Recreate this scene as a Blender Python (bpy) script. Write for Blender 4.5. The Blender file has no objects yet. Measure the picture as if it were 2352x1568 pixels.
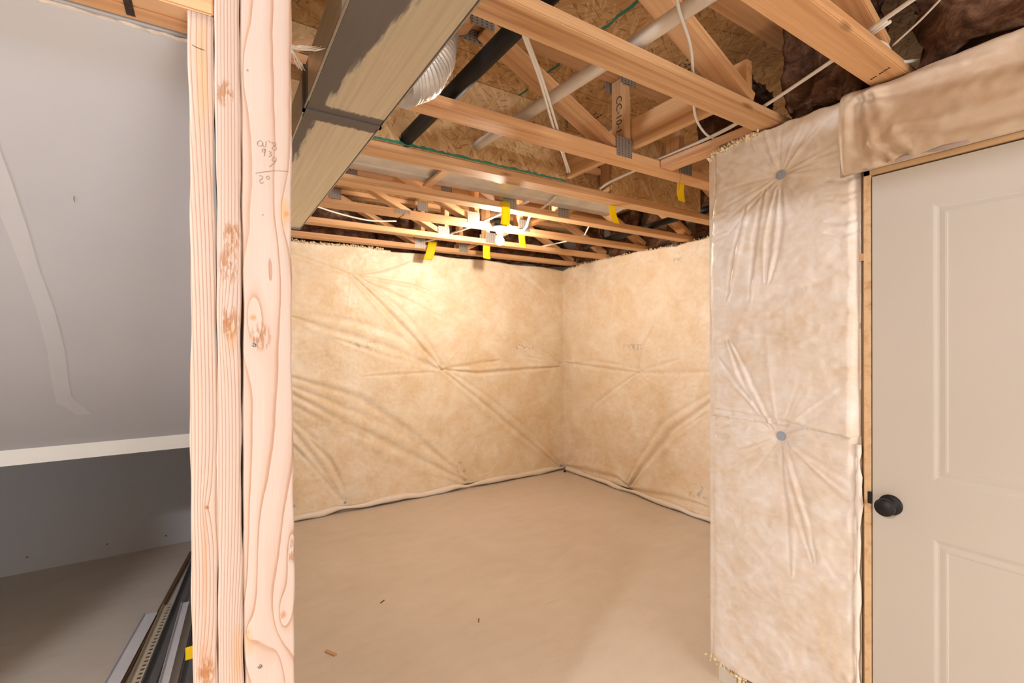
import bpy, bmesh, math, random
import numpy as np
from mathutils import Vector, Matrix

S = bpy.context.scene
COL = S.collection
random.seed(7)

# ------------------------------------------------------------------ camera
cam_d = bpy.data.cameras.new('camera')
cam_d.sensor_width = 36.0
cam_d.lens = 1082.5 * 36.0 / 2352.0
cam_d.clip_start = 0.02
cam = bpy.data.objects.new('camera', cam_d)
COL.objects.link(cam)
yaw, pitch, roll = (math.radians(a) for a in (32.517, -0.177, -0.236))
fw = Vector((math.sin(yaw) * math.cos(pitch), math.cos(yaw) * math.cos(pitch), math.sin(pitch)))
rt = Vector((math.cos(yaw), -math.sin(yaw), 0))
up = rt.cross(fw)
R_ = rt * math.cos(roll) + up * math.sin(roll)
U_ = -rt * math.sin(roll) + up * math.cos(roll)
M = Matrix((R_, U_, -fw)).transposed().to_4x4()
M.translation = Vector((0, 0, 1.5))
cam.matrix_world = M
cam_d.dof.use_dof = True
cam_d.dof.focus_distance = 1.25
cam_d.dof.aperture_fstop = 6.0
S.camera = cam

# ------------------------------------------------------------------ colour management, world, lights
S.view_settings.view_transform = 'Standard'
S.view_settings.look = 'None'
S.view_settings.gamma = 1.0
S.view_settings.use_curve_mapping = False
S.view_settings.exposure = 0.0

w = bpy.data.worlds.new('world')
S.world = w
w.use_nodes = True
w.node_tree.nodes['Background'].inputs[0].default_value = (0.8, 0.86, 1.0, 1)
w.node_tree.nodes['Background'].inputs[1].default_value = 0.25


def lamp(name, kind, loc, power, color, size, target=None, size_y=None):
    d = bpy.data.lights.new(name, kind)
    d.energy = power
    d.color = color
    if kind == 'AREA':
        d.shape = 'RECTANGLE'
        d.size = size
        d.size_y = size_y or size
    else:
        d.shadow_soft_size = size
    o = bpy.data.objects.new(name, d)
    COL.objects.link(o)
    o.location = loc
    if target is not None:
        o.rotation_euler = (Vector(target) - Vector(loc)).to_track_quat('-Z', 'Y').to_euler()
    return o


# ceiling bulb of the next room (left, behind the camera) and an added, unseen area fill behind the camera
lamp('hall_lamp', 'POINT', (-2.2, -0.206, 2.48), 240, (0.82, 0.88, 1.0), 0.07)
lamp('rear_fill', 'AREA', (1.15, -3.0, 1.55), 62, (0.97, 0.98, 1.0), 1.3, target=(1.15, 0, 1.5), size_y=1.1)
for dx_, dy_ in ((-1.1, -0.75), (0.75, -1.0)):       # unseen spots added to bounce fill light off the floor
    dl = lamp('bounce_fill_spot', 'SPOT', (dx_, dy_, 2.70), (105 if dx_ < 0 else 70), (0.96, 0.97, 1.0), 0.06, target=(dx_, dy_, 0))
    dl.data.spot_size = math.radians(105)
    dl.data.spot_blend = 0.5
BULB_POWER = 54.0
BULB_COLOR = (1.0, 0.87, 0.73)

# ------------------------------------------------------------------ helpers
WM = {}


def put(o, parent=None, mat4=None):
    """link an object with world matrix mat4, parented without moving it"""
    COL.objects.link(o)
    m = mat4 if mat4 is not None else Matrix.Identity(4)
    if parent is not None:
        o.parent = parent
        o.matrix_parent_inverse = WM[parent.name].inverted()
    o.matrix_basis = m
    WM[o.name] = m.copy()
    return o


def tag(o, label=None, cat=None, group=None, kind=None):
    if label: o['label'] = label
    if cat: o['category'] = cat
    if group: o['group'] = group
    if kind: o['kind'] = kind
    return o


def thing(name, loc, label, cat, group=None):
    o = bpy.data.objects.new(name, None)
    o.empty_display_size = 0.05
    put(o, None, Matrix.Translation(Vector(loc)))
    return tag(o, label, cat, group)


def from_bm(name, bm, mat, parent=None, mat4=None, smooth=False):
    bmesh.ops.recalc_face_normals(bm, faces=bm.faces)
    me = bpy.data.meshes.new(name)
    bm.to_mesh(me)
    bm.free()
    if mat: me.materials.append(mat)
    if smooth:
        me.polygons.foreach_set('use_smooth', [True] * len(me.polygons))
    return put(bpy.data.objects.new(name, me), parent, mat4)


def from_py(name, verts, faces, mat, parent=None, smooth=False, mat4=None):
    me = bpy.data.meshes.new(name)
    me.from_pydata([tuple(v) for v in verts], [], faces)
    me.update()
    if mat: me.materials.append(mat)
    if smooth:
        me.polygons.foreach_set('use_smooth', [True] * len(me.polygons))
    return put(bpy.data.objects.new(name, me), parent, mat4)


def add_box(bm, lo, hi):
    x0, y0, z0 = lo
    x1, y1, z1 = hi
    v = [bm.verts.new(p) for p in ((x0, y0, z0), (x1, y0, z0), (x1, y1, z0), (x0, y1, z0),
                                   (x0, y0, z1), (x1, y0, z1), (x1, y1, z1), (x0, y1, z1))]
    for f in ((0, 3, 2, 1), (4, 5, 6, 7), (0, 1, 5, 4), (1, 2, 6, 5), (2, 3, 7, 6), (3, 0, 4, 7)):
        bm.faces.new([v[i] for i in f])
    return v


def box(name, lo, hi, mat, parent=None, bevel=0.0):
    bm = bmesh.new()
    add_box(bm, lo, hi)
    if bevel:
        bmesh.ops.bevel(bm, geom=list(bm.edges), offset=bevel, segments=2, affect='EDGES')
    return from_bm(name, bm, mat, parent)


def board(name, p0, p1, wdir, wd, th, mat, parent=None, bevel=0.003, segs=2, cut0=None, cut1=None):
    """timber from p0 to p1; local X runs along the length, local Y along wdir (width wd), local Z thickness th"""
    p0, p1 = Vector(p0), Vector(p1)
    x = (p1 - p0)
    L = x.length
    x.normalize()
    y = Vector(wdir)
    y = (y - x * y.dot(x)).normalized()
    z = x.cross(y)
    m = Matrix((x, y, z)).transposed().to_4x4()
    m.translation = p0
    bm = bmesh.new()
    add_box(bm, (0, -wd / 2, -th / 2), (L, wd / 2, th / 2))
    if bevel:
        bmesh.ops.bevel(bm, geom=list(bm.edges), offset=bevel, segments=segs, affect='EDGES')
    return from_bm(name, bm, mat, parent, m)


def smooth_path(pts, n=8):
    P = [Vector(p) for p in pts]
    if len(P) < 3:
        return P
    Q = [P[0] * 2 - P[1]] + P + [P[-1] * 2 - P[-2]]
    out = []
    for i in range(1, len(Q) - 2):
        a, b, c, d = Q[i - 1:i + 3]
        for k in range(n):
            t = k / n
            out.append(0.5 * ((2 * b) + (c - a) * t + (2 * a - 5 * b + 4 * c - d) * t * t + (3 * b - a - 3 * c + d) * t ** 3))
    out.append(P[-1])
    return out


def tube(name, pts, r, mat, parent=None, sides=10, n=8, rfun=None, flat=1.0, raw=False):
    P = [Vector(p) for p in pts] if raw else smooth_path(pts, n)
    verts, faces = [], []
    nrm = None
    for i, p in enumerate(P):
        t = (P[min(i + 1, len(P) - 1)] - P[max(i - 1, 0)]).normalized()
        if nrm is None:
            nrm = t.orthogonal().normalized() if abs(t.z) > 0.9 else t.cross(Vector((0, 0, 1))).normalized()
        nrm = (nrm - t * nrm.dot(t)).normalized()
        b = t.cross(nrm)
        rr = rfun(i / (len(P) - 1)) if rfun else r
        for k in range(sides):
            a = 2 * math.pi * k / sides
            verts.append(p + nrm * math.cos(a) * rr + b * math.sin(a) * rr * flat)
    for i in range(len(P) - 1):
        for k in range(sides):
            k2 = (k + 1) % sides
            faces.append((i * sides + k, i * sides + k2, (i + 1) * sides + k2, (i + 1) * sides + k))
    faces.append(tuple(range(sides - 1, -1, -1)))
    faces.append(tuple((len(P) - 1) * sides + k for k in range(sides)))
    return from_py(name, verts, faces, mat, parent, True)


def lathe(name, prof, origin, axis, mat, parent=None, seg=28):
    """prof: list of (radius, height along axis)"""
    ax = Vector(axis).normalized()
    e1 = ax.orthogonal().normalized()
    e2 = ax.cross(e1)
    o = Vector(origin)
    verts, faces = [], []
    for r, h in prof:
        for k in range(seg):
            a = 2 * math.pi * k / seg
            verts.append(o + ax * h + (e1 * math.cos(a) + e2 * math.sin(a)) * max(r, 1e-4))
    for i in range(len(prof) - 1):
        for k in range(seg):
            k2 = (k + 1) % seg
            faces.append((i * seg + k, i * seg + k2, (i + 1) * seg + k2, (i + 1) * seg + k))
    faces.append(tuple(range(seg - 1, -1, -1)))
    faces.append(tuple((len(prof) - 1) * seg + k for k in range(seg)))
    ob = from_py(name, verts, faces, mat, parent, True)
    bm = bmesh.new(); bm.from_mesh(ob.data)
    bmesh.ops.recalc_face_normals(bm, faces=bm.faces); bm.to_mesh(ob.data); bm.free()
    return ob


# ------------------------------------------------------------------ materials
def srgb(r, g, b):
    f = lambda c: (c / 255) / 12.92 if c <= 10 else (((c / 255) + 0.055) / 1.055) ** 2.4
    return (f(r), f(g), f(b), 1)


class NT:
    def __init__(s, name):
        s.m = bpy.data.materials.new(name)
        s.m.use_nodes = True
        s.t = s.m.node_tree
        s.b = s.t.nodes['Principled BSDF']

    def n(s, kind, **kw):
        nd = s.t.nodes.new(kind)
        for k, v in kw.items():
            setattr(nd, k, v)
        return nd

    def l(s, a, b):
        s.t.links.new(a, b)

    def val(s, x):
        return x

    def math(s, op, a, b=None, c=None):
        nd = s.n('ShaderNodeMath', operation=op)
        for i, x in enumerate((a, b, c)):
            if x is None: continue
            if isinstance(x, (int, float)): nd.inputs[i].default_value = x
            else: s.l(x, nd.inputs[i])
        return nd.outputs[0]

    def coord(s, scale=(1, 1, 1), rnd=False, rot=(0, 0, 0), which='Object'):
        tc = s.n('ShaderNodeTexCoord')
        src = tc.outputs[which]
        if rnd:
            oi = s.n('ShaderNodeObjectInfo')
            add = s.n('ShaderNodeVectorMath', operation='ADD')
            sc = s.n('ShaderNodeVectorMath', operation='SCALE')
            cmb = s.n('ShaderNodeCombineXYZ')
            s.l(oi.outputs['Random'], cmb.inputs[0]); s.l(oi.outputs['Random'], cmb.inputs[1]); s.l(oi.outputs['Random'], cmb.inputs[2])
            s.l(cmb.outputs[0], sc.inputs[0]); sc.inputs['Scale'].default_value = 37.3
            s.l(src, add.inputs[0]); s.l(sc.outputs[0], add.inputs[1])
            src = add.outputs[0]
        mp = s.n('ShaderNodeMapping')
        mp.inputs['Scale'].default_value = scale
        mp.inputs['Rotation'].default_value = rot
        s.l(src, mp.inputs[0])
        return mp.outputs[0]

    def noise(s, vec, scale=1.0, detail=3.0, rough=0.5, dist=0.0):
        nd = s.n('ShaderNodeTexNoise')
        nd.inputs['Scale'].default_value = scale
        nd.inputs['Detail'].default_value = detail
        nd.inputs['Roughness'].default_value = rough
        nd.inputs['Distortion'].default_value = dist
        s.l(vec, nd.inputs['Vector'])
        return nd.outputs[0]

    def ramp(s, fac, stops, interp='LINEAR'):
        nd = s.n('ShaderNodeValToRGB')
        nd.color_ramp.interpolation = interp
        el = nd.color_ramp.elements
        while len(el) < len(stops): el.new(0.5)
        for e, (p, c) in zip(el, stops):
            e.position = p
            e.color = c if not isinstance(c, (int, float)) else (c, c, c, 1)
        s.l(fac, nd.inputs[0])
        return nd.outputs[0]

    def mix(s, fac, a, b, blend='MIX'):
        nd = s.n('ShaderNodeMix', data_type='RGBA', blend_type=blend)
        if isinstance(fac, (int, float)): nd.inputs[0].default_value = fac
        else: s.l(fac, nd.inputs[0])
        for i, x in ((6, a), (7, b)):
            if isinstance(x, tuple): nd.inputs[i].default_value = x
            else: s.l(x, nd.inputs[i])
        return nd.outputs[2]

    def out(s, color=None, rough=0.6, metal=0.0, bump=None, bstr=0.3, bdist=0.002, spec=None):
        if color is not None:
            if isinstance(color, tuple): s.b.inputs['Base Color'].default_value = color
            else: s.l(color, s.b.inputs['Base Color'])
        if isinstance(rough, (int, float)): s.b.inputs['Roughness'].default_value = rough
        else: s.l(rough, s.b.inputs['Roughness'])
        s.b.inputs['Metallic'].default_value = metal
        if spec is not None: s.b.inputs['Specular IOR Level'].default_value = spec
        if bump is not None:
            bn = s.n('ShaderNodeBump')
            bn.inputs['Strength'].default_value = bstr
            bn.inputs['Distance'].default_value = bdist
            s.l(bump, bn.inputs['Height'])
            s.l(bn.outputs[0], s.b.inputs['Normal'])
        return s.m


def plain(name, col, rough=0.6, metal=0.0, var=0.06, scale=6.0, bstr=0.0, spec=None):
    t = NT(name)
    nz = t.noise(t.coord(), scale, 4)
    c2 = tuple(min(1, x * (1 + var)) for x in col[:3]) + (1,)
    c1 = tuple(x * (1 - var) for x in col[:3]) + (1,)
    c = t.ramp(nz, [(0.3, c1), (0.7, c2)])
    return t.out(c, rough, metal, t.noise(t.coord(), scale * 25, 2) if bstr else None, bstr, 0.001, spec)


def wood_mat(name, light, dark, streak=0.75, knots=True):
    t = NT(name)
    v = t.coord((0.7, 26, 26), True)
    a = t.noise(v, 1.0, 3, 0.55, 0.6)
    f = t.noise(t.coord((5, 240, 240), True), 1.0, 2)
    oi = t.n('ShaderNodeObjectInfo')
    big = t.noise(t.coord((0.8, 2.5, 2.5), True), 1.0, 2)
    mid = tuple((x + y) / 2 for x, y in zip(light, dark))
    base = t.ramp(a, [(0.30, light), (0.50, tuple(l * 0.75 + m * 0.25 for l, m in zip(light, mid))), (0.62, mid), (0.72, dark)])
    base = t.mix(t.ramp(big, [(0.35, 0.0), (0.75, streak * 0.6)]), base, mid)
    base = t.mix(t.math('MULTIPLY', t.ramp(f, [(0.4, 0.0), (0.7, 1.0)]), 0.22), base, dark)
    tint = t.ramp(oi.outputs['Random'], [(0, (0.86, 0.84, 0.82, 1)), (0.5, (1, 1, 1, 1)), (1, (1.0, 0.93, 0.86, 1))])
    base = t.mix(1.0, base, tint, 'MULTIPLY')
    if knots:
        vo = t.n('ShaderNodeTexVoronoi')
        vo.inputs['Scale'].default_value = 1.0
        t.l(t.coord((2.4, 10, 10), True), vo.inputs['Vector'])
        kn = t.ramp(vo.outputs['Distance'], [(0.045, 1.0), (0.11, 0.0)])
        base = t.mix(t.math('MULTIPLY', kn, 0.75), base, tuple(x * 0.42 for x in dark[:3]) + (1,))
    return t.out(base, 0.62, 0, f, 0.25, 0.0006)


def stud_mat(name, light, mid, line, freq, knots, nz_amp, nz_scale=(0.9, 6), rough_bits=(), tints=()):
    """hero framing timber seen close up. local X along the length, local Y across.
    knots: (x, y, ring amplitude, lx, ly, core radius, core colour); tints: soft stains"""
    t = NT(name)
    tc = t.n('ShaderNodeTexCoord')
    sp = t.n('ShaderNodeSeparateXYZ')
    t.l(tc.outputs['Object'], sp.inputs[0])
    X, Y = sp.outputs[0], sp.outputs[1]
    n1 = t.noise(t.coord((nz_scale[0], nz_scale[1], 3)), 1.0, 1.5, 0.45)
    wob = t.noise(t.coord((14, 22, 5)), 1.0, 2)
    f = t.math('MULTIPLY_ADD', Y, freq, t.math('MULTIPLY', n1, nz_amp))
    f = t.math('MULTIPLY_ADD', wob, 0.16, f)
    core = None
    for (kx, ky, amp, lx, ly, cr, cc) in knots:
        dx = t.math('SUBTRACT', X, kx)
        dy = t.math('SUBTRACT', Y, ky)
        q = t.math('ADD', t.math('POWER', t.math('ABSOLUTE', t.math('DIVIDE', dx, lx)), 2.0),
                   t.math('POWER', t.math('ABSOLUTE', t.math('DIVIDE', dy, ly)), 2.0))
        g = t.math('POWER', 2.718, t.math('MULTIPLY', t.math('SQRT', t.math('ADD', q, 0.02)), -1.0))
        f = t.math('MULTIPLY_ADD', g, amp, f)
        if cr > 0:
            q2 = t.math('ADD', t.math('POWER', t.math('ABSOLUTE', t.math('DIVIDE', dx, cr * 1.25)), 2.0),
                        t.math('POWER', t.math('ABSOLUTE', t.math('DIVIDE', dy, cr)), 2.0))
            wobk = t.noise(t.coord((120, 120, 60)), 1.0, 3)
            q2 = t.math('MULTIPLY_ADD', wobk, 0.9, q2)
            k = t.ramp(q2, [(0.28, 1.0), (1.0, 0.0)])
            core = (core or []) + [(k, q2, cc)]
    fr = t.math('FRACT', f)
    c = t.ramp(fr, [(0.0, light), (0.45, light), (0.80, mid), (0.93, line), (0.965, line), (1.0, light)])
    fib = t.noise(t.coord((7, 420, 100)), 1.0, 2)
    c = t.mix(t.math('MULTIPLY', t.ramp(fib, [(0.42, 0.0), (0.72, 1.0)]), 0.28), c, mid)
    blot = t.noise(t.coord((2.0, 11, 3)), 1.0, 2)
    c = t.mix(t.ramp(blot, [(0.48, 0.0), (0.75, 0.55)]), c, mid)
    for (rx, ry, lx, ly, tc_, amt) in tints:
        dx = t.math('DIVIDE', t.math('SUBTRACT', X, rx), lx)
        dy = t.math('DIVIDE', t.math('SUBTRACT', Y, ry), ly)
        q = t.math('ADD', t.math('MULTIPLY', dx, dx), t.math('MULTIPLY', dy, dy))
        q = t.math('MULTIPLY_ADD', t.noise(t.coord((9, 90, 30)), 1.0, 2), 0.9, q)
        c = t.mix(t.ramp(q, [(0.3, amt), (1.3, 0.0)]), c, tc_)
    h = t.math('MULTIPLY_ADD', fib, 0.35, t.ramp(fr, [(0, 1.0), (0.8, 0.8), (0.93, 0.2), (0.98, 0.2), (1.0, 1.0)]))
    for k, q2, cc in core or []:
        inner = t.ramp(q2, [(0.05, tuple(x * 0.25 for x in cc[:3]) + (1,)), (0.25, cc), (0.8, tuple(min(1, x * 1.35) for x in cc[:3]) + (1,))])
        c = t.mix(t.math('MULTIPLY', k, 0.85), c, inner)
        h = t.math('MULTIPLY_ADD', t.math('MULTIPLY', k, t.noise(t.coord((300, 300, 300)), 1.0, 2)), -1.8, h)
    for (rx, ry, lx, ly) in rough_bits:           # torn grain
        dx = t.math('DIVIDE', t.math('SUBTRACT', X, rx), lx)
        dy = t.math('DIVIDE', t.math('SUBTRACT', Y, ry), ly)
        q = t.math('ADD', t.math('MULTIPLY', dx, dx), t.math('MULTIPLY', dy, dy))
        msk = t.math('MULTIPLY', t.ramp(q, [(0.3, 1.0), (1.0, 0.0)]), t.ramp(t.noise(t.coord((60, 160, 100)), 1.0, 3), [(0.44, 0.0), (0.56, 1.0)]))
        c = t.mix(t.math('MULTIPLY', msk, 0.7), c, srgb(176, 118, 66))
        h = t.math('MULTIPLY_ADD', msk, -1.6, h)
    return t.out(c, 0.6, 0, h, 0.5, 0.0012)


def osb_mat(name, vertical=False):
    t = NT(name)
    base = t.ramp(t.noise(t.coord((1, 1, 1)), 9, 5, 0.6), [(0.3, srgb(182, 140, 90)), (0.55, srgb(198, 158, 106)), (0.75, srgb(212, 174, 124))])
    c = base
    for i, (rz, sc, th, colr, amt) in enumerate(((0.3, (9, 75, 75), 0.645, srgb(126, 82, 40), 0.75), (1.25, (10, 80, 80), 0.65, srgb(136, 92, 48), 0.75),
                                               (2.2, (7, 42, 42), 0.57, srgb(224, 190, 142), 0.55), (-0.5, (11, 95, 95), 0.66, srgb(104, 66, 32), 0.75), (1.75, (7, 38, 38), 0.57, srgb(218, 182, 132), 0.5),
                                               (0.9, (8, 50, 50), 0.58, srgb(178, 134, 82), 0.5), (2.7, (10, 85, 85), 0.65, srgb(138, 94, 50), 0.7))):
        mp2 = t.n('ShaderNodeMapping')
        mp2.inputs['Scale'].default_value = sc
        t.l(t.coord((1, 1, 1), False, (0, rz, 0) if vertical else (0, 0, rz)), mp2.inputs[0])
        v = mp2.outputs[0]
        m_ = t.ramp(t.noise(v, 1.0, 2, 0.5, 0.3), [(th, 0.0), (th + 0.03, amt)])
        c = t.mix(m_, c, colr)
    return t.out(c, 0.7, 0, t.noise(t.coord((40, 40, 40)), 1, 3), 0.3, 0.001)


def blanket_mat(name, light, tan, amount=1.0, marks=(), fresh=None):
    t = NT(name)
    a = t.noise(t.coord(), 4.2, 4, 0.62, 0.5)
    b = t.noise(t.coord((1, 1, 1.3)), 15, 5, 0.72, 0.9)
    d = t.noise(t.coord(), 1.7, 2)
    s1 = t.math('ADD', t.math('MULTIPLY', a, 0.50), t.math('MULTIPLY', b, 0.35))
    s1 = t.math('ADD', s1, t.math('MULTIPLY', d, 0.15))
    fac = t.ramp(s1, [(0.38, 0.0), (0.62, 1.0 * amount)])
    c = t.mix(fac, light, tan)
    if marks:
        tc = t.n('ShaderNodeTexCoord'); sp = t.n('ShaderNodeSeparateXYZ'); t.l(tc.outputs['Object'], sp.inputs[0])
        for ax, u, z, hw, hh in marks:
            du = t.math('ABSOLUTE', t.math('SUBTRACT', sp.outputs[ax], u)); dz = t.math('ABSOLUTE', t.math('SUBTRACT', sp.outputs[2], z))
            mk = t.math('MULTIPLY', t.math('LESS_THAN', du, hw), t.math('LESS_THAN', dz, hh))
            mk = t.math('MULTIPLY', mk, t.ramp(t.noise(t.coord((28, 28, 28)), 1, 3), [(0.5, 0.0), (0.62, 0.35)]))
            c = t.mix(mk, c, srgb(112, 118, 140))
    hair = t.noise(t.coord((60, 60, 60)), 1, 3)
    return t.out(c, 0.42, 0, hair, 0.12, 0.002, 0.35)


def plate_mat():
    t = NT('galvanised_truss_plate')
    br = t.n('ShaderNodeTexBrick')
    br.offset = 0.5
    br.inputs['Scale'].default_value = 1.0
    br.inputs['Mortar Size'].default_value = 0.10
    br.inputs['Brick Width'].default_value = 0.4
    br.inputs['Row Height'].default_value = 0.9
    tc = t.n('ShaderNodeTexCoord')
    mp = t.n('ShaderNodeMapping'); mp.inputs['Scale'].default_value = (55, 55, 55); mp.inputs['Rotation'].default_value = (math.pi / 2, 0, 0)
    t.l(tc.outputs['Object'], mp.inputs[0]); t.l(mp.outputs[0], br.inputs['Vector'])
    wv = t.noise(t.coord((55, 1, 130)), 1, 1)
    sp = t.n('ShaderNodeSeparateXYZ'); t.l(tc.outputs['Object'], sp.inputs[0])
    sx = t.math('SINE', t.math('MULTIPLY', sp.outputs[0], 2 * math.pi / 0.021))
    sz = t.math('SINE', t.math('MULTIPLY', sp.outputs[2], 2 * math.pi / 0.011))
    slot = t.math('MULTIPLY', t.ramp(sx, [(0.55, 0.0), (0.7, 1.0)]), t.ramp(sz, [(0.4, 0.0), (0.6, 1.0)]))
    c = t.mix(slot, srgb(158, 152, 145), srgb(46, 40, 36))
    return t.out(c, 0.42, 0.55, t.math('SUBTRACT', 1.0, slot), 0.5, 0.002)


def duct_mat():
    """galvanised sheet with dark grey mastic brushed along the left seam and at the joint"""
    t = NT('galvanised_duct_sheet')
    tc = t.n('ShaderNodeTexCoord'); sp = t.n('ShaderNodeSeparateXYZ'); t.l(tc.outputs['Object'], sp.inputs[0])
    X, Y, Z = sp.outputs
    streak = t.noise(t.coord((90, 1.6, 90)), 1, 3)
    metal = t.ramp(streak, [(0.3, srgb(204, 200, 184)), (0.7, srgb(222, 218, 202))])
    edge = t.noise(t.coord((60, 9, 60)), 1, 3)
    wide = t.ramp(t.math('MULTIPLY_ADD', Y, 0.25, 0.0), [(0.19, 0.145), (0.30, 0.085), (0.335, 0.07), (0.36, 0.055), (0.385, 0.075), (0.40, 0.05), (0.6, 0.03)])
    lim = t.math('ADD', t.math('MULTIPLY_ADD', edge, 0.05, -0.025), t.math('ADD', wide, 0.24))
    m1 = t.ramp(t.math('SUBTRACT', lim, X), [(0.0, 0.0), (0.012, 1.0)])
    lowside = t.math('LESS_THAN', Z, 2.2015)
    m1 = t.math('MULTIPLY', m1, lowside)
    e2 = t.noise(t.coord((90, 25, 5)), 1, 3)
    dy = t.math('ABSOLUTE', t.math('SUBTRACT', Y, 1.54))
    m2 = t.ramp(t.math('ADD', dy, t.math('MULTIPLY', e2, 0.03)), [(0.066, 1.0), (0.076, 0.0)])
    m = t.math('MAXIMUM', m1, m2)
    c = t.mix(t.math('MULTIPLY', m, 0.93), metal, srgb(88, 80, 76))
    t.l(t.math('MULTIPLY_ADD', m, -0.75, 0.85), t.b.inputs['Metallic'])
    mt = t.out(c, t.math('MULTIPLY_ADD', m, 0.12, 0.40), 0.85, streak, 0.15, 0.001)
    t.l(t.math('MULTIPLY_ADD', m, -0.75, 0.85), t.b.inputs['Metallic'])
    return mt


def concrete_mat():
    t = NT('bare_concrete')
    a = t.noise(t.coord(), 1.3, 5, 0.6, 0.4)
    b = t.noise(t.coord((1, 2.2, 1)), 5, 5, 0.65)
    sp = t.noise(t.coord(), 90, 2)
    s = t.math('ADD', t.math('MULTIPLY', a, 0.6), t.math('MULTIPLY', b, 0.4))
    c = t.ramp(s, [(0.3, srgb(204, 190, 172)), (0.5, srgb(213, 200, 184)), (0.7, srgb(220, 208, 193))])
    c = t.mix(t.ramp(sp, [(0.70, 0.0), (0.76, 0.4)]), c, srgb(120, 104, 88))
    sc = t.noise(t.coord((3, 14, 1), False, (0, 0, 0.5)), 1, 4, 0.6, 0.8)
    c = t.mix(t.ramp(sc, [(0.64, 0.0), (0.76, 0.22)]), c, srgb(160, 138, 114))
    return t.out(c, 0.55, 0, sp, 0.08, 0.001, 0.3)


PINE_L, PINE_M, PINE_D = srgb(226, 182, 134), srgb(206, 156, 104), srgb(172, 116, 66)
WOOD = wood_mat('truss_pine', PINE_L, PINE_D)
WOODP = wood_mat('plate_pine', srgb(230, 188, 146), srgb(190, 136, 92))
JAMBW = wood_mat('jamb_pine', srgb(232, 200, 156), srgb(196, 146, 96), 0.4, False)
PLATE = plate_mat()
OSB = osb_mat('oriented_strand_board')
OSBV = osb_mat('upright_strand_board', True)
GREEN = plain('green_edge_paint', srgb(58, 122, 96), 0.7, var=0.25, scale=40)
CONC = concrete_mat()
DRY = plain('grey_drywall_paper', srgb(196, 196, 199), 0.85, var=0.02, scale=3)
DRYW = plain('white_corner_drywall', srgb(224, 218, 206), 0.8, var=0.02)
BLK_BACK = blanket_mat('insulation_facing_back', srgb(244, 232, 212), srgb(226, 200, 162), 1.0,
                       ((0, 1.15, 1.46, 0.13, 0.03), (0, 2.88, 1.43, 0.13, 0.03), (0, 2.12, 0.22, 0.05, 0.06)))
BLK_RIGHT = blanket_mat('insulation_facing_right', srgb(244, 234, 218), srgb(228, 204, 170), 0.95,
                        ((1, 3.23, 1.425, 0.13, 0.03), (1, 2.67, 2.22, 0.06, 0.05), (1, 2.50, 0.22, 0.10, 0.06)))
BLK_COL = blanket_mat('insulation_facing_door_wall', srgb(240, 234, 228), srgb(220, 198, 170), 0.95)
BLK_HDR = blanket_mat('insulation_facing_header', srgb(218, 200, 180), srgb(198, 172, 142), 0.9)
HEM = plain('white_facing_hem', srgb(238, 226, 212), 0.45, var=0.03, scale=12)
FIBRE = plain('cream_fibreglass', srgb(238, 216, 180), 0.9, var=0.14, scale=40, bstr=0.6)
WHITEFIB = plain('white_fibre', srgb(225, 210, 195), 0.9, var=0.05)
METAL = plain('galvanised_steel', srgb(176, 172, 168), 0.38, 0.85, 0.08, 14)
FOIL = plain('flex_duct_foil', srgb(206, 200, 194), 0.4, 0.6, 0.2, 16, 0.9)
DARKMET = plain('dull_steel', srgb(128, 126, 124), 0.45, 0.35)
BLACK = plain('black_plastic', srgb(18, 16, 15), 0.55, var=0.1, spec=0.3)
KNOB = plain('matte_black_metal', srgb(20, 19, 18), 0.5, 0.2, var=0.1)
PVC = plain('white_pvc', srgb(212, 198, 182), 0.38, var=0.03)
CABLE = plain('white_cable_sheath', srgb(226, 220, 210), 0.45, var=0.03)
YELLOW = plain('yellow_tag_paper', srgb(238, 212, 0), 0.65, var=0.03)
_t = YELLOW.node_tree
_tr = _t.nodes.new('ShaderNodeBsdfTranslucent'); _tr.inputs[0].default_value = srgb(236, 214, 0)
_mx = _t.nodes.new('ShaderNodeMixShader'); _mx.inputs[0].default_value = 0.4
_t.links.new(_t.nodes['Principled BSDF'].outputs[0], _mx.inputs[1]); _t.links.new(_tr.outputs[0], _mx.inputs[2])
_t.links.new(_mx.outputs[0], _t.nodes['Material Output'].inputs[0])
PORC = plain('white_porcelain', srgb(238, 234, 226), 0.3, var=0.01)
PENCIL = plain('pencil_graphite', srgb(150, 128, 118), 0.6, var=0.05)
INK = plain('black_ink', srgb(58, 46, 38), 0.8, var=0.2, scale=60)
NAIL = plain('nail_steel', srgb(150, 150, 156), 0.35, 0.7)
PIN = plain('galvanised_pin_washer', srgb(166, 174, 190), 0.45, 0.25, var=0.05)
DOORP = plain('cream_door_paint', srgb(198, 190, 178), 0.5, var=0.012, scale=3)
BATT = (lambda t: t.out(t.ramp(t.noise(t.coord(), 14, 5, 0.7, 0.8), [(0.3, srgb(58, 38, 26)), (0.5, srgb(100, 70, 52)), (0.72, srgb(150, 114, 92))]), 0.95, 0,
                        t.noise(t.coord((1, 1, 2.2)), 55, 5, 0.75, 1.5), 0.8, 0.008, 0.1))(NT('brown_fibreglass_batt'))
VINYL = plain('white_trim_bead', srgb(226, 222, 222), 0.5, var=0.03)
CREAM = plain('cream_trim_bead', srgb(206, 190, 164), 0.55, var=0.04)
LATH = plain('brown_lath', srgb(112, 84, 52), 0.7, var=0.15, scale=20)

bm_ = NT('lit_bulb_glass')
bm_.b.inputs['Base Color'].default_value = (1, 1, 1, 1)
bm_.b.inputs['Emission Color'].default_value = BULB_COLOR + (1,)
bm_.b.inputs['Emission Strength'].default_value = BULB_POWER / (math.pi * 4 * math.pi * 0.031 ** 2)
BULB = bm_.m

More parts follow.
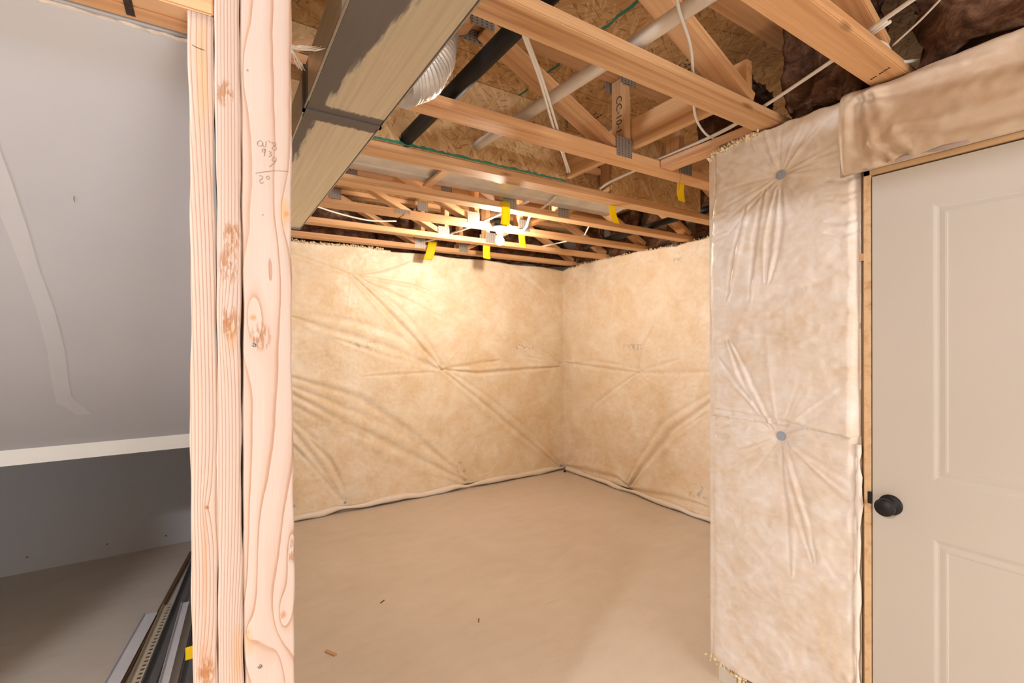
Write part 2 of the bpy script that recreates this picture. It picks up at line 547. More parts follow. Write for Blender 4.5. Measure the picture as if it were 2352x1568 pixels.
ZJ, ZS = 2.34, 2.77          # underside of the floor trusses, underside of the subfloor
XR, YB = 3.47, 4.32          # right wall, back wall
XD = 1.87                    # face of the wall with the door

# ------------------------------------------------------------------ setting
tag(box('floor', (-4.5, -4.5, -0.12), (5.0, 4.6, 0.0), CONC), 'bare tan concrete slab running through both rooms', kind='structure')
tag(box('wall_back', (0.1, YB + 0.09, 0), (XR + 0.2, YB + 0.24, 2.9), plain('foundation_concrete', srgb(120, 108, 96), 0.9)), 'foundation wall behind the back insulation blanket', kind='structure')
tag(box('wall_right', (XR + 0.05, 1.30, 0), (XR + 0.2, YB + 0.09, 2.9), plain('foundation_concrete_side', srgb(120, 108, 96), 0.9)), 'foundation wall behind the right insulation blanket', kind='structure')
tag(box('wall_return', (XD + 0.01, 1.18, 0), (XR + 0.2, 1.262, 2.335), DRYW), 'short wall closing the room behind the door wall', kind='structure')
tag(box('wall_rear', (-4.5, -4.5, 0), (5.0, -4.4, 2.77), DRYW), 'painted wall behind the viewer', kind='structure')
tag(box('wall_hall', (-4.5, -4.4, 0), (-4.4, 4.6, 2.77), DRYW), 'painted wall closing the next room', kind='structure')
tag(box('wall_partition', (0.072, 1.125, 0.0), (0.128, YB + 0.09, 2.262), DRY), 'partition between stair closet and insulated room', kind='structure')

# subfloor sheets: ceiling > osb_sheet
ceil = bpy.data.objects.new('ceiling', None)
put(ceil, None, Matrix.Translation((0, 0, ZS)))
tag(ceil, 'underside of the strand board subfloor above the trusses', kind='structure')
ys = [-4.5, -2.0, -0.78, 0.44, 1.355 + 0.5, 3.075, 4.6]
xs = [-4.5, -2.0, 0.44, 2.88, 5.2]
for i in range(len(ys) - 1):
    for j in range(len(xs) - 1):
        box('osb_sheet', (xs[j] + 0.002, ys[i] + 0.002, ZS), (xs[j + 1] - 0.002, ys[i + 1] - 0.002, ZS + 0.018), OSB, ceil)
# green spray line on the boards (runs along Y) and short offcuts of it further right
def strip_mesh(name, pts, wid, mat, parent, z):
    verts, faces = [], []
    rnd = random.Random(3)
    for k, (x, y) in enumerate(pts):
        a = wid * rnd.uniform(0.6, 1.3)
        verts += [(x - a, y, z), (x + a, y, z), (x + a, y, z + 0.0006), (x - a, y, z + 0.0006)]
    for k in range(len(pts) - 1):
        b = k * 4
        for q in range(4):
            faces.append((b + q, b + (q + 1) % 4, b + 4 + (q + 1) % 4, b + 4 + q))
    faces.append((3, 2, 1, 0)); b = (len(pts) - 1) * 4; faces.append((b, b + 1, b + 2, b + 3))
    return from_py(name, verts, faces, mat, parent)
for a, b in ((0.9, 1.46), (1.70, 1.80), (1.965, 2.06)):
    n = max(3, int((b - a) / 0.03))
    strip_mesh('green_paint_line', [(1.355 + 0.004 * math.sin(k * 1.7), a + (b - a) * k / n) for k in range(n + 1)], 0.0075, GREEN, ceil, ZS - 0.0012)
# printed grade stamps on the boards: rows of dashes
def ink_rows(name, x0, y0, ux, vx, rows, cols, parent, z, seed):
    rnd = random.Random(seed)
    bm = bmesh.new()
    ux, vx = Vector(ux), Vector(vx)
    for r in range(rows):
        c = 0.0
        while c < cols:
            wln = rnd.uniform(0.5, 1.6)
            if rnd.random() < 0.78:
                p = Vector((x0, y0, z)) + ux * c + vx * r
                a, b2 = ux * wln * 0.8, vx * rnd.uniform(0.35, 0.6)
                q = [p, p + a, p + a + b2, p + b2]
                vs = [bm.verts.new(t) for t in q] + [bm.verts.new(t + Vector((0, 0, 0.0006))) for t in q]
                for f in ((3, 2, 1, 0), (4, 5, 6, 7), (0, 1, 5, 4), (1, 2, 6, 5), (2, 3, 7, 6), (3, 0, 4, 7)):
                    bm.faces.new([vs[i] for i in f])
            c += wln + 0.3
    return from_bm(name, bm, INK, parent)
ink_rows('ink_stamp', 1.83, 1.29, (0.0, 0.014, 0), (0.017, 0, 0), 6, 11, ceil, ZS - 0.0013, 1)
ink_rows('ink_stamp', 1.80, 1.97, (0.0, 0.014, 0), (0.02, 0, 0), 4, 9, ceil, ZS - 0.0013, 2)

# stair closet on the left: sloped soffit, drop, low ceiling, end wall
def prism_x(name, prof, x0, x1, mat, parent=None):
    n = len(prof)
    v = [(x0, y, z) for y, z in prof] + [(x1, y, z) for y, z in prof]
    f = [tuple(range(n)), tuple(range(2 * n - 1, n - 1, -1))] + [(i, i + n, (i + 1) % n + n, (i + 1) % n) for i in range(n)]
    bm = bmesh.new()
    vs = [bm.verts.new(p) for p in v]
    for q in f: bm.faces.new([vs[i] for i in q])
    return from_bm(name, bm, mat, parent)
SOF = prism_x('ceiling_stairs', [(1.092, 2.080), (2.80, 1.045), (2.80, 1.10), (1.092, 2.135)], -3.2, 0.07, DRY)
tag(SOF, 'grey drywall soffit sloping down under the stairs', kind='structure')
tag(prism_x('trim_1', [(2.795, 0.982), (2.83, 0.982), (2.83, 1.06), (2.795, 1.048)], -3.2, 0.07, DRYW), 'cream drop face at the foot of the sloped soffit', kind='structure')
tag(box('ceiling_landing', (-3.2, 2.83, 0.983), (0.07, 4.30, 1.03), DRY), 'low drywall ceiling under the stair landing', kind='structure')
CW = box('wall_closet', (-3.2, 4.285, 0), (0.07, 4.32, 0.985), DRY)
tag(CW, 'drywall end of the stair closet below the landing', kind='structure')
for x, z in ((-1.02, 0.10), (-0.62, 0.09), (-0.29, 0.075)):
    lathe('screw', [(0.0005, 0), (0.006, 0.0), (0.006, 0.003), (0.0005, 0.003)], (x, 4.2855, z), (0, -1, 0), DARKMET, CW, 10)
tag(box('wall_stair_side', (-3.25, 1.1, 0), (-3.2, 4.3, 2.3), DRY), 'far side of the stair closet', kind='structure')
# joint compound left raw along the soffit top edge, and an old wipe of it lower down
sdir = Vector((0, 2.80 - 1.092, 1.045 - 2.080)).normalized(); snrm = Vector((0, sdir.z, -sdir.y))
if snrm.z > 0: snrm = -snrm
def on_soffit(x, y, off):
    z = 2.080 + (y - 1.092) * (1.045 - 2.080) / (2.80 - 1.092)
    return Vector((x, y, z)) + snrm * off
def ribbon(name, cx, wd, mat, parent, off=0.0008):
    verts, faces = [], []
    for (x, y), hw in zip(cx, wd):
        for o in (0.0, off):
            verts += [on_soffit(x - hw, y, o), on_soffit(x + hw, y, o)]
    for k in range(len(cx) - 1):
        b, d = k * 4, k * 4 + 4
        faces += [(b + 2, b + 3, d + 3, d + 2), (b, b + 2, d + 2, d), (b + 1, d + 1, d + 3, b + 3)]
    faces += [(0, 1, 3, 2), (len(cx) * 4 - 4, len(cx) * 4 - 2, len(cx) * 4 - 1, len(cx) * 4 - 3)]
    return from_py(name, verts, faces, mat, parent)
SMEAR = plain('dried_compound', srgb(206, 205, 207), 0.6, var=0.02)
pts = [(-0.392, 1.34), (-0.391, 1.47), (-0.394, 1.60), (-0.401, 1.72), (-0.409, 1.90), (-0.428, 2.10), (-0.455, 2.28), (-0.468, 2.38), (-0.468, 2.43), (-0.448, 2.47), (-0.438, 2.53)]
ribbon('compound_smear', pts, [0.026, 0.022, 0.019, 0.017, 0.019, 0.021, 0.022, 0.022, 0.028, 0.026, 0.022], SMEAR, SOF)
ribbon('scuff_mark', [(-0.270, 1.484), (-0.272, 1.492), (-0.2725, 1.502)], [0.0006, 0.0009, 0.0005], PENCIL, SOF)
rng = random.Random(5)
verts, faces = [], []
for k in range(130):
    x = -1.25 + k * 0.01
    a = rng.uniform(0.003, 0.016)
    verts += [on_soffit(x, 1.093, 0.001 + rng.uniform(0.001, 0.006)), on_soffit(x, 1.094 + a * 0.55, 0.0012), on_soffit(x, 1.1, 0.0)]
for k in range(129):
    b = k * 3
    faces += [(b, b + 1, b + 4, b + 3), (b + 1, b + 2, b + 5, b + 4)]
tag(from_py('torn_edge', verts, faces, HEM, SOF), 'torn white drywall paper edge')

# ------------------------------------------------------------------ framing at the left of the opening
ST1 = stud_mat('trimmer_face', srgb(214, 196, 184), srgb(208, 178, 158), srgb(194, 152, 126), 190,
               [(1.166, 0.004, 2.2, 0.05, 0.012, 0.0055, srgb(150, 88, 46)), (0.872, 0.0, 3.0, 0.07, 0.016, 0.013, srgb(186, 122, 66)),
                (1.98, -0.055, 9.0, 0.22, 0.05, 0, None)], 1.6, (0.5, 3), ((0.872, 0.002, 0.035, 0.016),),
               ((1.93, 0.0, 0.16, 0.018, srgb(226, 176, 112), 0.6), (1.05, 0.0, 0.20, 0.008, srgb(216, 156, 110), 0.55), (0.89, 0.0, 0.07, 0.016, srgb(214, 150, 100), 0.5)))
ST2 = stud_mat('king_stud_face', srgb(214, 196, 185), srgb(208, 178, 160), srgb(196, 156, 132), 190,
               [(1.496, -0.002, 2.4, 0.06, 0.012, 0.0105, srgb(176, 112, 56)), (0.90, 0.03, 5.0, 0.12, 0.03, 0, None)], 1.5, (0.5, 3),
               ((1.911, -0.004, 0.028, 0.017), (1.655, 0.006, 0.03, 0.018), (1.60, 0.0, 0.04, 0.018), (1.496, 0.002, 0.035, 0.018)),
               ((0.88, 0.008, 0.10, 0.014, srgb(216, 164, 100), 0.6), (1.47, 0.004, 0.05, 0.014, srgb(216, 160, 100), 0.6), (1.64, 0.006, 0.06, 0.014, srgb(212, 158, 110), 0.5)))
yk = 0.094
ST3 = stud_mat('partition_stud_face', srgb(215, 197, 186), srgb(210, 184, 168), srgb(188, 146, 120), 34,
               [(1.708, 0.0325, 1.5, 0.05, 0.016, 0.0075, srgb(196, 140, 68)), (1.700, -0.0076, 0.3, 0.015, 0.006, 0.0022, srgb(110, 64, 38)),
                (1.506, -0.0248, 2.2, 0.07, 0.022, 0.0085, srgb(190, 136, 74)), (0.935, 0.0229, 2.8, 0.06, 0.018, 0.0095, srgb(182, 116, 60)),
                (0.921, -0.0363, 1.6, 0.05, 0.018, 0.006, srgb(206, 156, 96)), (1.965, -0.0315, 1.0, 0.05, 0.010, 0.003, srgb(150, 92, 56)),
                (1.051, 0.0382, 1.8, 0.08, 0.014, 0, None), (1.065, -0.0095, 1.6, 0.2, 0.03, 0, None), (0.824, 0.0115, -1.6, 0.13, 0.02, 0, None),
                (1.595, 0.0057, -1.7, 0.14, 0.02, 0, None)], 2.6, (0.85, 5),
               ((1.051, 0.0392, 0.03, 0.008), (1.470, -0.0115, 0.03, 0.02)),
               ((1.709, 0.031, 0.05, 0.014, srgb(222, 172, 104), 0.7), (0.90, -0.034, 0.04, 0.014, srgb(222, 174, 120), 0.6)))


def hero_stud(name, xc, wd, y0, y1, z0, z1, mat, label, wob):
    """upright 2x4 whose front face is at y0; slightly wany edges"""
    t = thing(name, (xc, (y0 + y1) / 2, z0), label, 'stud', 'studs of the opening at the left')
    n = 90
    prof = []
    r = 0.004
    hw, hd = wd / 2, (y1 - y0) / 2
    for cx, cy, a0 in ((hw - r, hd - r, 0), (-hw + r, hd - r, 90), (-hw + r, -hd + r, 180), (hw - r, -hd + r, 270)):
        for k in range(4):
            a = math.radians(a0 + 30 * k)
            prof.append((cx + r * math.cos(a), cy + r * math.sin(a)))
    rn = np.random.RandomState(wob)
    ph = rn.rand(8) * 6.28
    verts, faces = [], []
    for i in range(n + 1):
        s = i / n * (z1 - z0)
        dl = 0.0012 * math.sin(s * 7 + ph[0]) + 0.0008 * math.sin(s * 19 + ph[1]) + 0.0005 * math.sin(s * 47 + ph[4])
        dr = 0.0012 * math.sin(s * 6 + ph[2]) + 0.0008 * math.sin(s * 23 + ph[3]) + 0.0005 * math.sin(s * 53 + ph[5])
        for (a, b) in prof:
            verts.append((s, a + (dr if a > 0 else dl), b))
    m_ = len(prof)
    for i in range(n):
        for k in range(m_):
            k2 = (k + 1) % m_
            faces.append((i * m_ + k, i * m_ + k2, (i + 1) * m_ + k2, (i + 1) * m_ + k))
    faces.append(tuple(range(m_ - 1, -1, -1))); faces.append(tuple(n * m_ + k for k in range(m_)))
    # local X up, local Y = world X, local Z = X x Y = world ... (0,0,1)x(1,0,0) = (0,1,0)
    mt = Matrix(((0, 1, 0, xc), (0, 0, 1, (y0 + y1) / 2), (1, 0, 0, z0), (0, 0, 0, 1)))
    o = from_py('timber', verts, faces, mat, t, True, mt)
    o.data.shade_smooth() if hasattr(o.data, 'shade_smooth') else None
    return t, o


s1, s1t = hero_stud('trimmer_stud', -0.01225, 0.0385, 1.000, 1.089, 0.038, 2.080, ST1, 'narrow trimmer stud standing under the end of the header beam', 1)
s2, s2t = hero_stud('king_stud', 0.0270, 0.0388, 1.000, 1.089, 0.038, 2.34, ST2, 'narrow king stud with torn knots, between the trimmer and the wide stud', 2)
s3, s3t = hero_stud('partition_stud', 0.0907, 0.0850, 1.003, 1.041, 0.038, 2.262, ST3, 'wide flat stud with pencilled figures, next to the dark gap', 3)
for x, z in ((0.0670, 1.4925), (0.0735, 0.888)):
    lathe('nail_head', [(0.0005, 0), (0.0036, 0), (0.0036, 0.0012), (0.0005, 0.0014)], (x, 1.0032, z), (0, -1, 0), NAIL, s3, 14)
# pencil figures on the wide stud: "@ 1 1/8", "9 3/4", a dot, a rule, "20"
def pencil(pts2, w=0.00045):
    y = 1.0392
    return [(x, y, z) for x, z in pts2]
def px2(px, py):      # figures were read off the stud face, converted to metres on that face
    return (0.0480 + (px - 557.0) * 0.0850 / 114.5, 2.0025 - (py - 160.0) * 0.000868)
strokes = [
    [(603, 305), (596, 306), (592, 312), (596, 317), (603, 314), (604, 307), (605, 315), (609, 317)],
    [(612, 303), (611, 316)],
    [(617, 300), (621, 305)], [(623, 303), (628, 304)],
    [(632, 302), (627, 305), (630, 309), (635, 312), (634, 318), (628, 319), (626, 315), (631, 310), (635, 305), (632, 302)],
    [(610, 321), (604, 322), (603, 327), (609, 328), (610, 321), (609, 330), (607, 337)],
    [(618, 324), (624, 325), (620, 329), (625, 331), (618, 336)],
    [(631, 333), (625, 343), (634, 343)], [(635, 334), (632, 345), (619, 358)],
    [(588, 377), (610, 370), (635, 364), (664, 361)],
    [(596, 381), (603, 381), (602, 387), (597, 391), (600, 397), (606, 393)],
    [(613, 380), (617, 378), (619, 383), (615, 386), (612, 383), (613, 380)],
    [(607, 355.5), (608, 355)],
]
pm_v, pm_f = [], []
for st in strokes:
    P = smooth_path([Vector((*px2(a, b), 0)) for a, b in st], 5)
    base = len(pm_v)
    for i, p in enumerate(P):
        tdir = (P[min(i + 1, len(P) - 1)] - P[max(0, i - 1)])
        tdir = tdir.normalized() if tdir.length > 0 else Vector((1, 0, 0))
        nn = Vector((-tdir.y, tdir.x, 0)) * 0.00042
        for yy in (1.0024, 1.0032):
            pm_v += [(p.x + nn.x, yy, p.y + nn.y), (p.x - nn.x, yy, p.y - nn.y)]
    for i in range(len(P) - 1):
        b = base + i * 4
        pm_f += [(b, b + 1, b + 5, b + 4), (b, b + 4, b + 6, b + 2), (b + 1, b + 3, b + 7, b + 5)]
tag(from_py('pencil_figures', pm_v, pm_f, PENCIL, s3), 'faint pencilled measurements')
# short pencil tick on the trimmer
pt = [(-0.026, 2.020), (-0.020, 2.018), (-0.008, 2.0165)]
tube('pencil_tick', [(a, 0.9994, b) for a, b in pt], 0.0005, INK, s1, 6)

hdr = thing('header_beam', (-1.0, 1.045, 2.083), 'timber header beam over the stair opening, barcode stamp underneath', 'beam')
HD = wood_mat('header_fir', srgb(236, 196, 152), srgb(206, 146, 98), 0.5, False)
board('header_ply', (-1.658, 1.0215, 2.2), (0.006, 1.0215, 2.2), (0, 0, 1), 0.235, 0.043, HD, hdr, 0.003)
board('header_ply', (-1.658, 1.0668, 2.2), (0.006, 1.0668, 2.2), (0, 0, 1), 0.235, 0.043, HD, hdr, 0.003)
bmk = bmesh.new()
rb = random.Random(9)
xx = -0.1245
while xx < -0.112:
    wbar = rb.choice((0.0006, 0.001, 0.0014))
    add_box(bmk, (xx, 1.025, 2.0812), (xx + wbar, 1.076, 2.0826))
    xx += wbar + 0.0005
tag(from_bm('ink_barcode', bmk, INK, hdr), 'black barcode stamp')
bs = thing('partition_stud', (0.09, 1.07, 0.038), 'stud added directly behind the wide stud to block the gap', 'stud', 'studs of the opening at the left')  # added backing that keeps the gap beside the wide stud dark
board('timber', (0.091, 1.072, 0.038), (0.091, 1.072, 2.262), (1, 0, 0), 0.086, 0.056, WOODP, bs)
bp = thing('bottom_plate', (0.09, 2.7, 0.0), 'timber bottom plate on the floor under the wide stud', 'board')
board('timber', (0.092, 1.004, 0.019), (0.092, 4.38, 0.019), (1, 0, 0), 0.089, 0.037, WOODP, bp)
tp = thing('partition_top_plate', (0.09, 2.7, 2.262), 'double timber plate along the top of the left partition', 'board')
board('plank', (0.094, 1.004, 2.2815), (0.094, 4.38, 2.2815), (1, 0, 0), 0.089, 0.037, WOODP, tp)
board('plank', (0.094, 1.10, 2.3195), (0.094, 4.38, 2.3195), (1, 0, 0), 0.089, 0.037, WOODP, tp)
tag(box('wall_front_left', (-4.4, 1.0, 0), (-1.66, 1.09, 2.77), DRYW), 'wall left of the stair closet opening', kind='structure')
# tuft of white fibre snagged on the wide stud
tf = thing('fibre_tuft', (0.138, 1.06, 2.10), 'white tuft of insulation fibre snagged beside the wide stud', 'fibre')
rr = random.Random(11)
for k in range(26):
    a, e = (0.066, 0.014) if k < 15 else (0.032, -0.042)
    s = rr.uniform(0.5, 1.08)
    j = lambda q: rr.uniform(-q, q)
    o_ = tube('strand', [(0.134, 1.050 + j(0.003), 2.098 + j(0.006)), (0.134 + a * 0.4 * s, 1.056 + j(0.003), 2.1 + e * 0.3 + j(0.004)),
                    (0.134 + a * 0.75 * s, 1.054 + j(0.004), 2.1 + e * 0.7 + j(0.003)), (0.134 + a * s, 1.052 + j(0.004), 2.1 + e + j(0.003))],
              0.0009, WHITEFIB, tf, 5, 4, rfun=lambda q: 0.0013 * (1 - q) + 0.0002)

# ------------------------------------------------------------------ floor trusses
FAR = [0.684, 1.084, 1.658, 2.158, 2.652, 3.145, 3.665, 4.185]
TL = ['floor truss nearest the door, its underside stamped, ending over the door insulation',
      'second floor truss from the door, passing above the flex duct and the white pipe',
      'floor truss with lettered upright post, between the flex duct and the strand board wall',
      'floor truss sheathed with strand board on its near side',
      'floor truss with a yellow tag just in front of the lamp box',
      'floor truss that carries the round black lamp box',
      'floor truss just behind the lit bulb, third from the back wall insulation',
      'last floor truss, hard against the top of the back wall insulation']
TW = 0.098
trusses = []
for i, yf in enumerate(FAR):
    yc = yf - TW / 2
    t = thing('floor_truss', (1.7, yc, ZJ), TL[i], 'truss', 'open-web floor trusses')
    trusses.append(t)
    x0, x1 = 0.05, (3.58 if i > 1 else 2.35)
    if i < 2: x0 = -0.6 if i == 0 else 0.05
    if i in (5,):       # spliced chord
        board('bottom_chord', (x0, yc, ZJ + 0.019), (1.085, yc, ZJ + 0.019), (0, 1, 0), TW, 0.038, WOOD, t)
        board('bottom_chord', (1.09, yc, ZJ + 0.019), (x1, yc, ZJ + 0.019), (0, 1, 0), TW, 0.038, WOOD, t)
    else:
        board('bottom_chord', (x0, yc, ZJ + 0.019), (x1, yc, ZJ + 0.019), (0, 1, 0), TW, 0.038, WOOD, t)
    board('top_chord', (x0, yc, ZS - 0.0205), (x1, yc, ZS - 0.0205), (0, 1, 0), TW, 0.038, WOOD, t)
    zb, zt = ZJ + 0.039, ZS - 0.041
    ww = 0.088
    def web(xa, xb):
        # a diagonal from the bottom chord at xa up to the top chord at xb
        d = Vector((xb - xa, 0, zt - zb)).normalized()
        off = 0.019 * abs(d.x) 
        a = Vector((xa, yc, zb + off)); b = Vector((xb, yc, zt - off))
        board('web', a, b, (0, 1, 0), ww, 0.038, WOOD, t)
    if i >= 2:
        web(1.585, 0.90); web(0.22, 0.84)
        board('web', (1.645, yc, zb), (1.645, yc, zt), (0, 1, 0), ww, 0.038, WOOD, t)
        board('web', (2.035, yc, zb), (2.035, yc, zt), (0, 1, 0), ww, 0.038, WOOD, t)
        web(2.10, 2.74); web(3.44, 2.80)
        pl = [(1.615, ZJ + 0.05), (2.055, ZJ + 0.05), (0.87, ZS - 0.045), (1.64, ZS - 0.04)]
        if i == 3: pl = pl[2:]
        if i == 5: pl += [(1.085, ZJ + 0.02)]
    else:
        dx = 0.12 if i == 1 else 0.16
        web(1.585 + dx, 0.87 + dx); web(0.22 + dx, 0.81 + dx)
        pl = [(0.87 + dx, ZS - 0.045)]
    for (px_, pz_) in pl:
        lo = max(ZJ + 0.004, pz_ - 0.045)
        if px_ == 1.085: lo, hi = ZJ + 0.006, ZJ + 0.032
        else: hi = min(ZS - 0.004, pz_ + 0.045)
        box('metal_plate', (px_ - 0.05, yf - TW - 0.0016, lo), (px_ + 0.05, yf - TW - 0.0001, hi), PLATE, t)
        if px_ == 1.085: continue
        box('metal_plate', (px_ - 0.05, yf + 0.0001, lo), (px_ + 0.05, yf + 0.0016, hi), PLATE, t)
    if i == 2:
        # lettering on the left side of the upright post
        cu = bpy.data.curves.new('lettering', 'FONT')
        cu.body = 'CC-10-1'
        cu.size = 0.05
        cu.extrude = 0.0004
        cu.align_x = 'CENTER'
        cu.align_y = 'CENTER'
        cu.materials.append(INK)
        # text X runs up the post, seen from -X
        tmp = bpy.data.objects.new('tmp', cu)
        COL.objects.link(tmp)
        bpy.context.view_layer.update()
        lm = bpy.data.meshes.new_from_object(tmp)
        bpy.data.objects.remove(tmp)
        put(bpy.data.objects.new('lettering', lm), t, Matrix(((0, 0, -1, 1.6254), (0, -1, 0, yc - 0.004), (-1, 0, 0, 2.56), (0, 0, 0, 1))))
    if i == 0:
        bmi = bmesh.new(); r4 = random.Random(4); xq = 1.735
        for q in range(9):
            if q in (5,): xq += 0.012; continue
            add_box(bmi, (1.775 + q * 0.0035, yc - 0.032 + q * 0.007, ZJ - 0.0006), (1.782 + q * 0.0035, yc - 0.027 + q * 0.007, ZJ + 0.0002))
        tag(from_bm('ink_stamp', bmi, INK, t), 'small black grade stamp')

# strongback running through the trusses beside the posts
sb = thing('strongback_board', (1.685, 1.5, 2.40), 'upright timber strongback crossing the trusses beside the lettered post', 'board')
board('timber', (1.687, 1.0, 2.468), (1.687, 2.055, 2.468), (0, 0, 1), 0.135, 0.036, WOOD, sb)
# plate on top of the door wall
wp = thing('door_wall_plate', (1.93, 0.6, 2.30), 'timber plate of the door wall with a block reaching the lettered truss', 'board')
board('plank', (1.925, -0.9, 2.319), (1.925, 1.26, 2.319), (1, 0, 0), 0.089, 0.038, WOODP, wp)
board('block', (1.902, 1.09, 2.3595), (1.902, 1.556, 2.3595), (1, 0, 0), 0.089, 0.038, WOODP, wp)
board('plank', (1.925, -0.9, 2.281), (1.925, 1.26, 2.281), (1, 0, 0), 0.089, 0.036, WOODP, wp)

# strand board on the near side of the fourth truss
def osb_wall(name, x0, x1, label, green=True):
    t = thing(name, ((x0 + x1) / 2, 2.05, ZJ + 0.04), label, 'board', 'strand board sheets on the fourth truss')
    yq = FAR[3] - TW - 0.016
    o = box('sheet', (x0, yq, ZJ + 0.036), (x1, yq + 0.014, ZS - 0.002), OSBV, t, 0.001)
    if green:
        verts, faces = [], []
        n = 90; rg = random.Random(8)
        for k in range(n + 1):
            x = x0 + (x1 - x0) * k / n
            hz = rg.uniform(0.007, 0.016)
            verts += [(x, yq - 0.0008, ZJ + 0.0352), (x, yq - 0.0008, ZJ + 0.036 + hz), (x, yq + 0.001, ZJ + 0.036 + hz)]
        for k in range(n):
            b = k * 3
            faces += [(b, b + 3, b + 4, b + 1), (b + 1, b + 4, b + 5, b + 2)]
        tag(from_py('painted_edge', verts, faces, GREEN, t), 'green painted lower edge')
    return t
osb_wall('strand_board_sheet', 0.18, 1.66, 'long strand board sheet with a green painted edge, right of the metal trunk duct')
osb_wall('strand_board_sheet', 2.012, 2.85, 'strand board sheet behind the hanging yellow tag, next to the door wall', False)
blk = thing('strand_board_block', (1.84, 2.17, 2.44), 'strand board piece closing the gap between the two sheets', 'board')
box('sheet', (1.668, FAR[3] + 0.003, 2.40), (2.008, FAR[3] + 0.017, ZS - 0.042), OSBV, blk, 0.001)
board('batten', (1.69, FAR[3] - 0.03, 2.515), (1.99, FAR[3] - 0.03, 2.515), (0, 0, 1), 0.036, 0.03, WOODP, blk)

# ------------------------------------------------------------------ ducts and pipes
dm = duct_mat()
td = thing('trunk_duct', (0.355, 1.6, 2.2), 'rectangular galvanised trunk duct with grey mastic seams hanging past the studs', 'duct')
bm = bmesh.new()
def duct_len(y0, y1):
    add_box(bm, (0.242, y0, 2.2), (0.468, y1, 2.332))
duct_len(-1.6, 1.538)
duct_len(1.542, 3.185)
bmesh.ops.bevel(bm, geom=list(bm.edges), offset=0.0025, segments=2, affect='EDGES')
from_bm('sheet_casing', bm, dm, td)
bm = bmesh.new()
add_box(bm, (0.236, 1.531, 2.195), (0.474, 1.549, 2.2002)); add_box(bm, (0.236, 1.531, 2.195), (0.2425, 1.549, 2.333)); add_box(bm, (0.4675, 1.531, 2.195), (0.474, 1.549, 2.333))
from_bm('joint_flange', bm, dm, td)
box('end_cap', (0.238, 3.185, 2.194), (0.472, 3.199, 2.334), DARKMET, td, 0.001)
for x, xs_ in ((0.2405, -1), (0.4695, 1)):
    box('seam_lip', (min(x, x + xs_ * 0.003), -1.6, 2.1985), (max(x, x + xs_ * 0.003), 3.185, 2.206), METAL, td)

# flex duct off the trunk
fx = thing('flex_duct', (0.55, 1.35, 2.28), 'crinkled silver flex duct curving up from the trunk duct', 'duct')
path = smooth_path([(0.46, 1.35, 2.27), (0.53, 1.35, 2.315), (0.565, 1.35, 2.40), (0.562, 1.345, 2.52), (0.50, 1.33, 2.62), (0.38, 1.31, 2.66)], 26)
tube('corrugated_hose', path, 0.085, FOIL, fx, 28, raw=True, rfun=lambda q: 0.083 + 0.0032 * math.sin(q * 2 * math.pi * 40) + 0.002 * math.sin(q * 41))
# ceiling-bay return duct between the fourth and fifth trusses
rd = thing('return_duct', (1.5, 2.37, 2.48), 'flat silver return duct lying in the bay before the lamp', 'duct')
bm = bmesh.new()
prof = [(2.175, 2.425), (2.215, 2.425), (2.222, 2.414), (2.238, 2.414), (2.245, 2.422), (2.325, 2.418), (2.335, 2.408), (2.352, 2.408), (2.362, 2.416), (2.44, 2.408), (2.448, 2.399), (2.464, 2.399), (2.472, 2.406),
        (2.538, 2.402), (2.538, 2.60), (2.175, 2.60)]
n = len(prof)
v0 = [bm.verts.new((0.25, y, z)) for y, z in prof]
v1 = [bm.verts.new((2.44, y, z)) for y, z in prof]
v2 = [bm.verts.new((2.62, 2.26 + (y - 2.175) * 0.6, 2.50 + (z - 2.40) * 0.4)) for y, z in prof]
for a, b in ((v0, v1), (v1, v2)):
    for k in range(n):
        bm.faces.new((a[k], a[(k + 1) % n], b[(k + 1) % n], b[k]))
bm.faces.new(v0[::-1]); bm.faces.new(v2)
from_bm('sheet_casing', bm, plain('crinkled_galvanised', srgb(214, 212, 208), 0.36, 0.45, 0.12, 9), rd)

ck = thing('duct_cleat', (1.04, 2.4, 2.385), 'short pale wood cleat under the return duct, near the trunk duct', 'cleat')
board('timber', (1.035, 2.165, 2.388), (1.046, 2.55, 2.386), (1, 0, 0), 0.045, 0.014, WOODP, ck, 0.001)
pv = thing('vent_pipe', (1.11, 1.4, 2.43), 'white plastic pipe crossing under the trusses towards the strand board sheet', 'pipe')
tube('pipe_wall', [(1.128, 0.2, 2.412), (1.115, 0.8, 2.413), (1.106, 1.6, 2.435), (1.10, 2.046, 2.451)], 0.0235, PVC, pv, 20, 6)
bk = thing('black_pipe', (0.76, 1.6, 2.42), 'black plastic drain pipe beside the flex duct, ending at the strand board', 'pipe')
tube('pipe_wall', [(0.80, 0.3, 2.463), (0.784, 0.9, 2.446), (0.768, 1.4, 2.428), (0.746, 2.055, 2.409)], 0.030, BLACK, bk, 20, 6)
lathe('hole_ring', [(0.031, 0), (0.036, 0), (0.036, 0.006), (0.031, 0.006)], (0.745, 2.045, 2.4085), (-0.03, 1, -0.03), BLACK, bk, 20)
bk2 = thing('black_pipe', (3.0, 2.7, 2.41), 'black plastic pipe near the right wall insulation, beyond the yellow tags', 'pipe')
tube('pipe_wall', [(2.94, 2.0, 2.412), (2.965, 2.5, 2.41), (3.02, 2.9, 2.41), (3.07, 3.5, 2.41)], 0.026, BLACK, bk2, 16, 6)

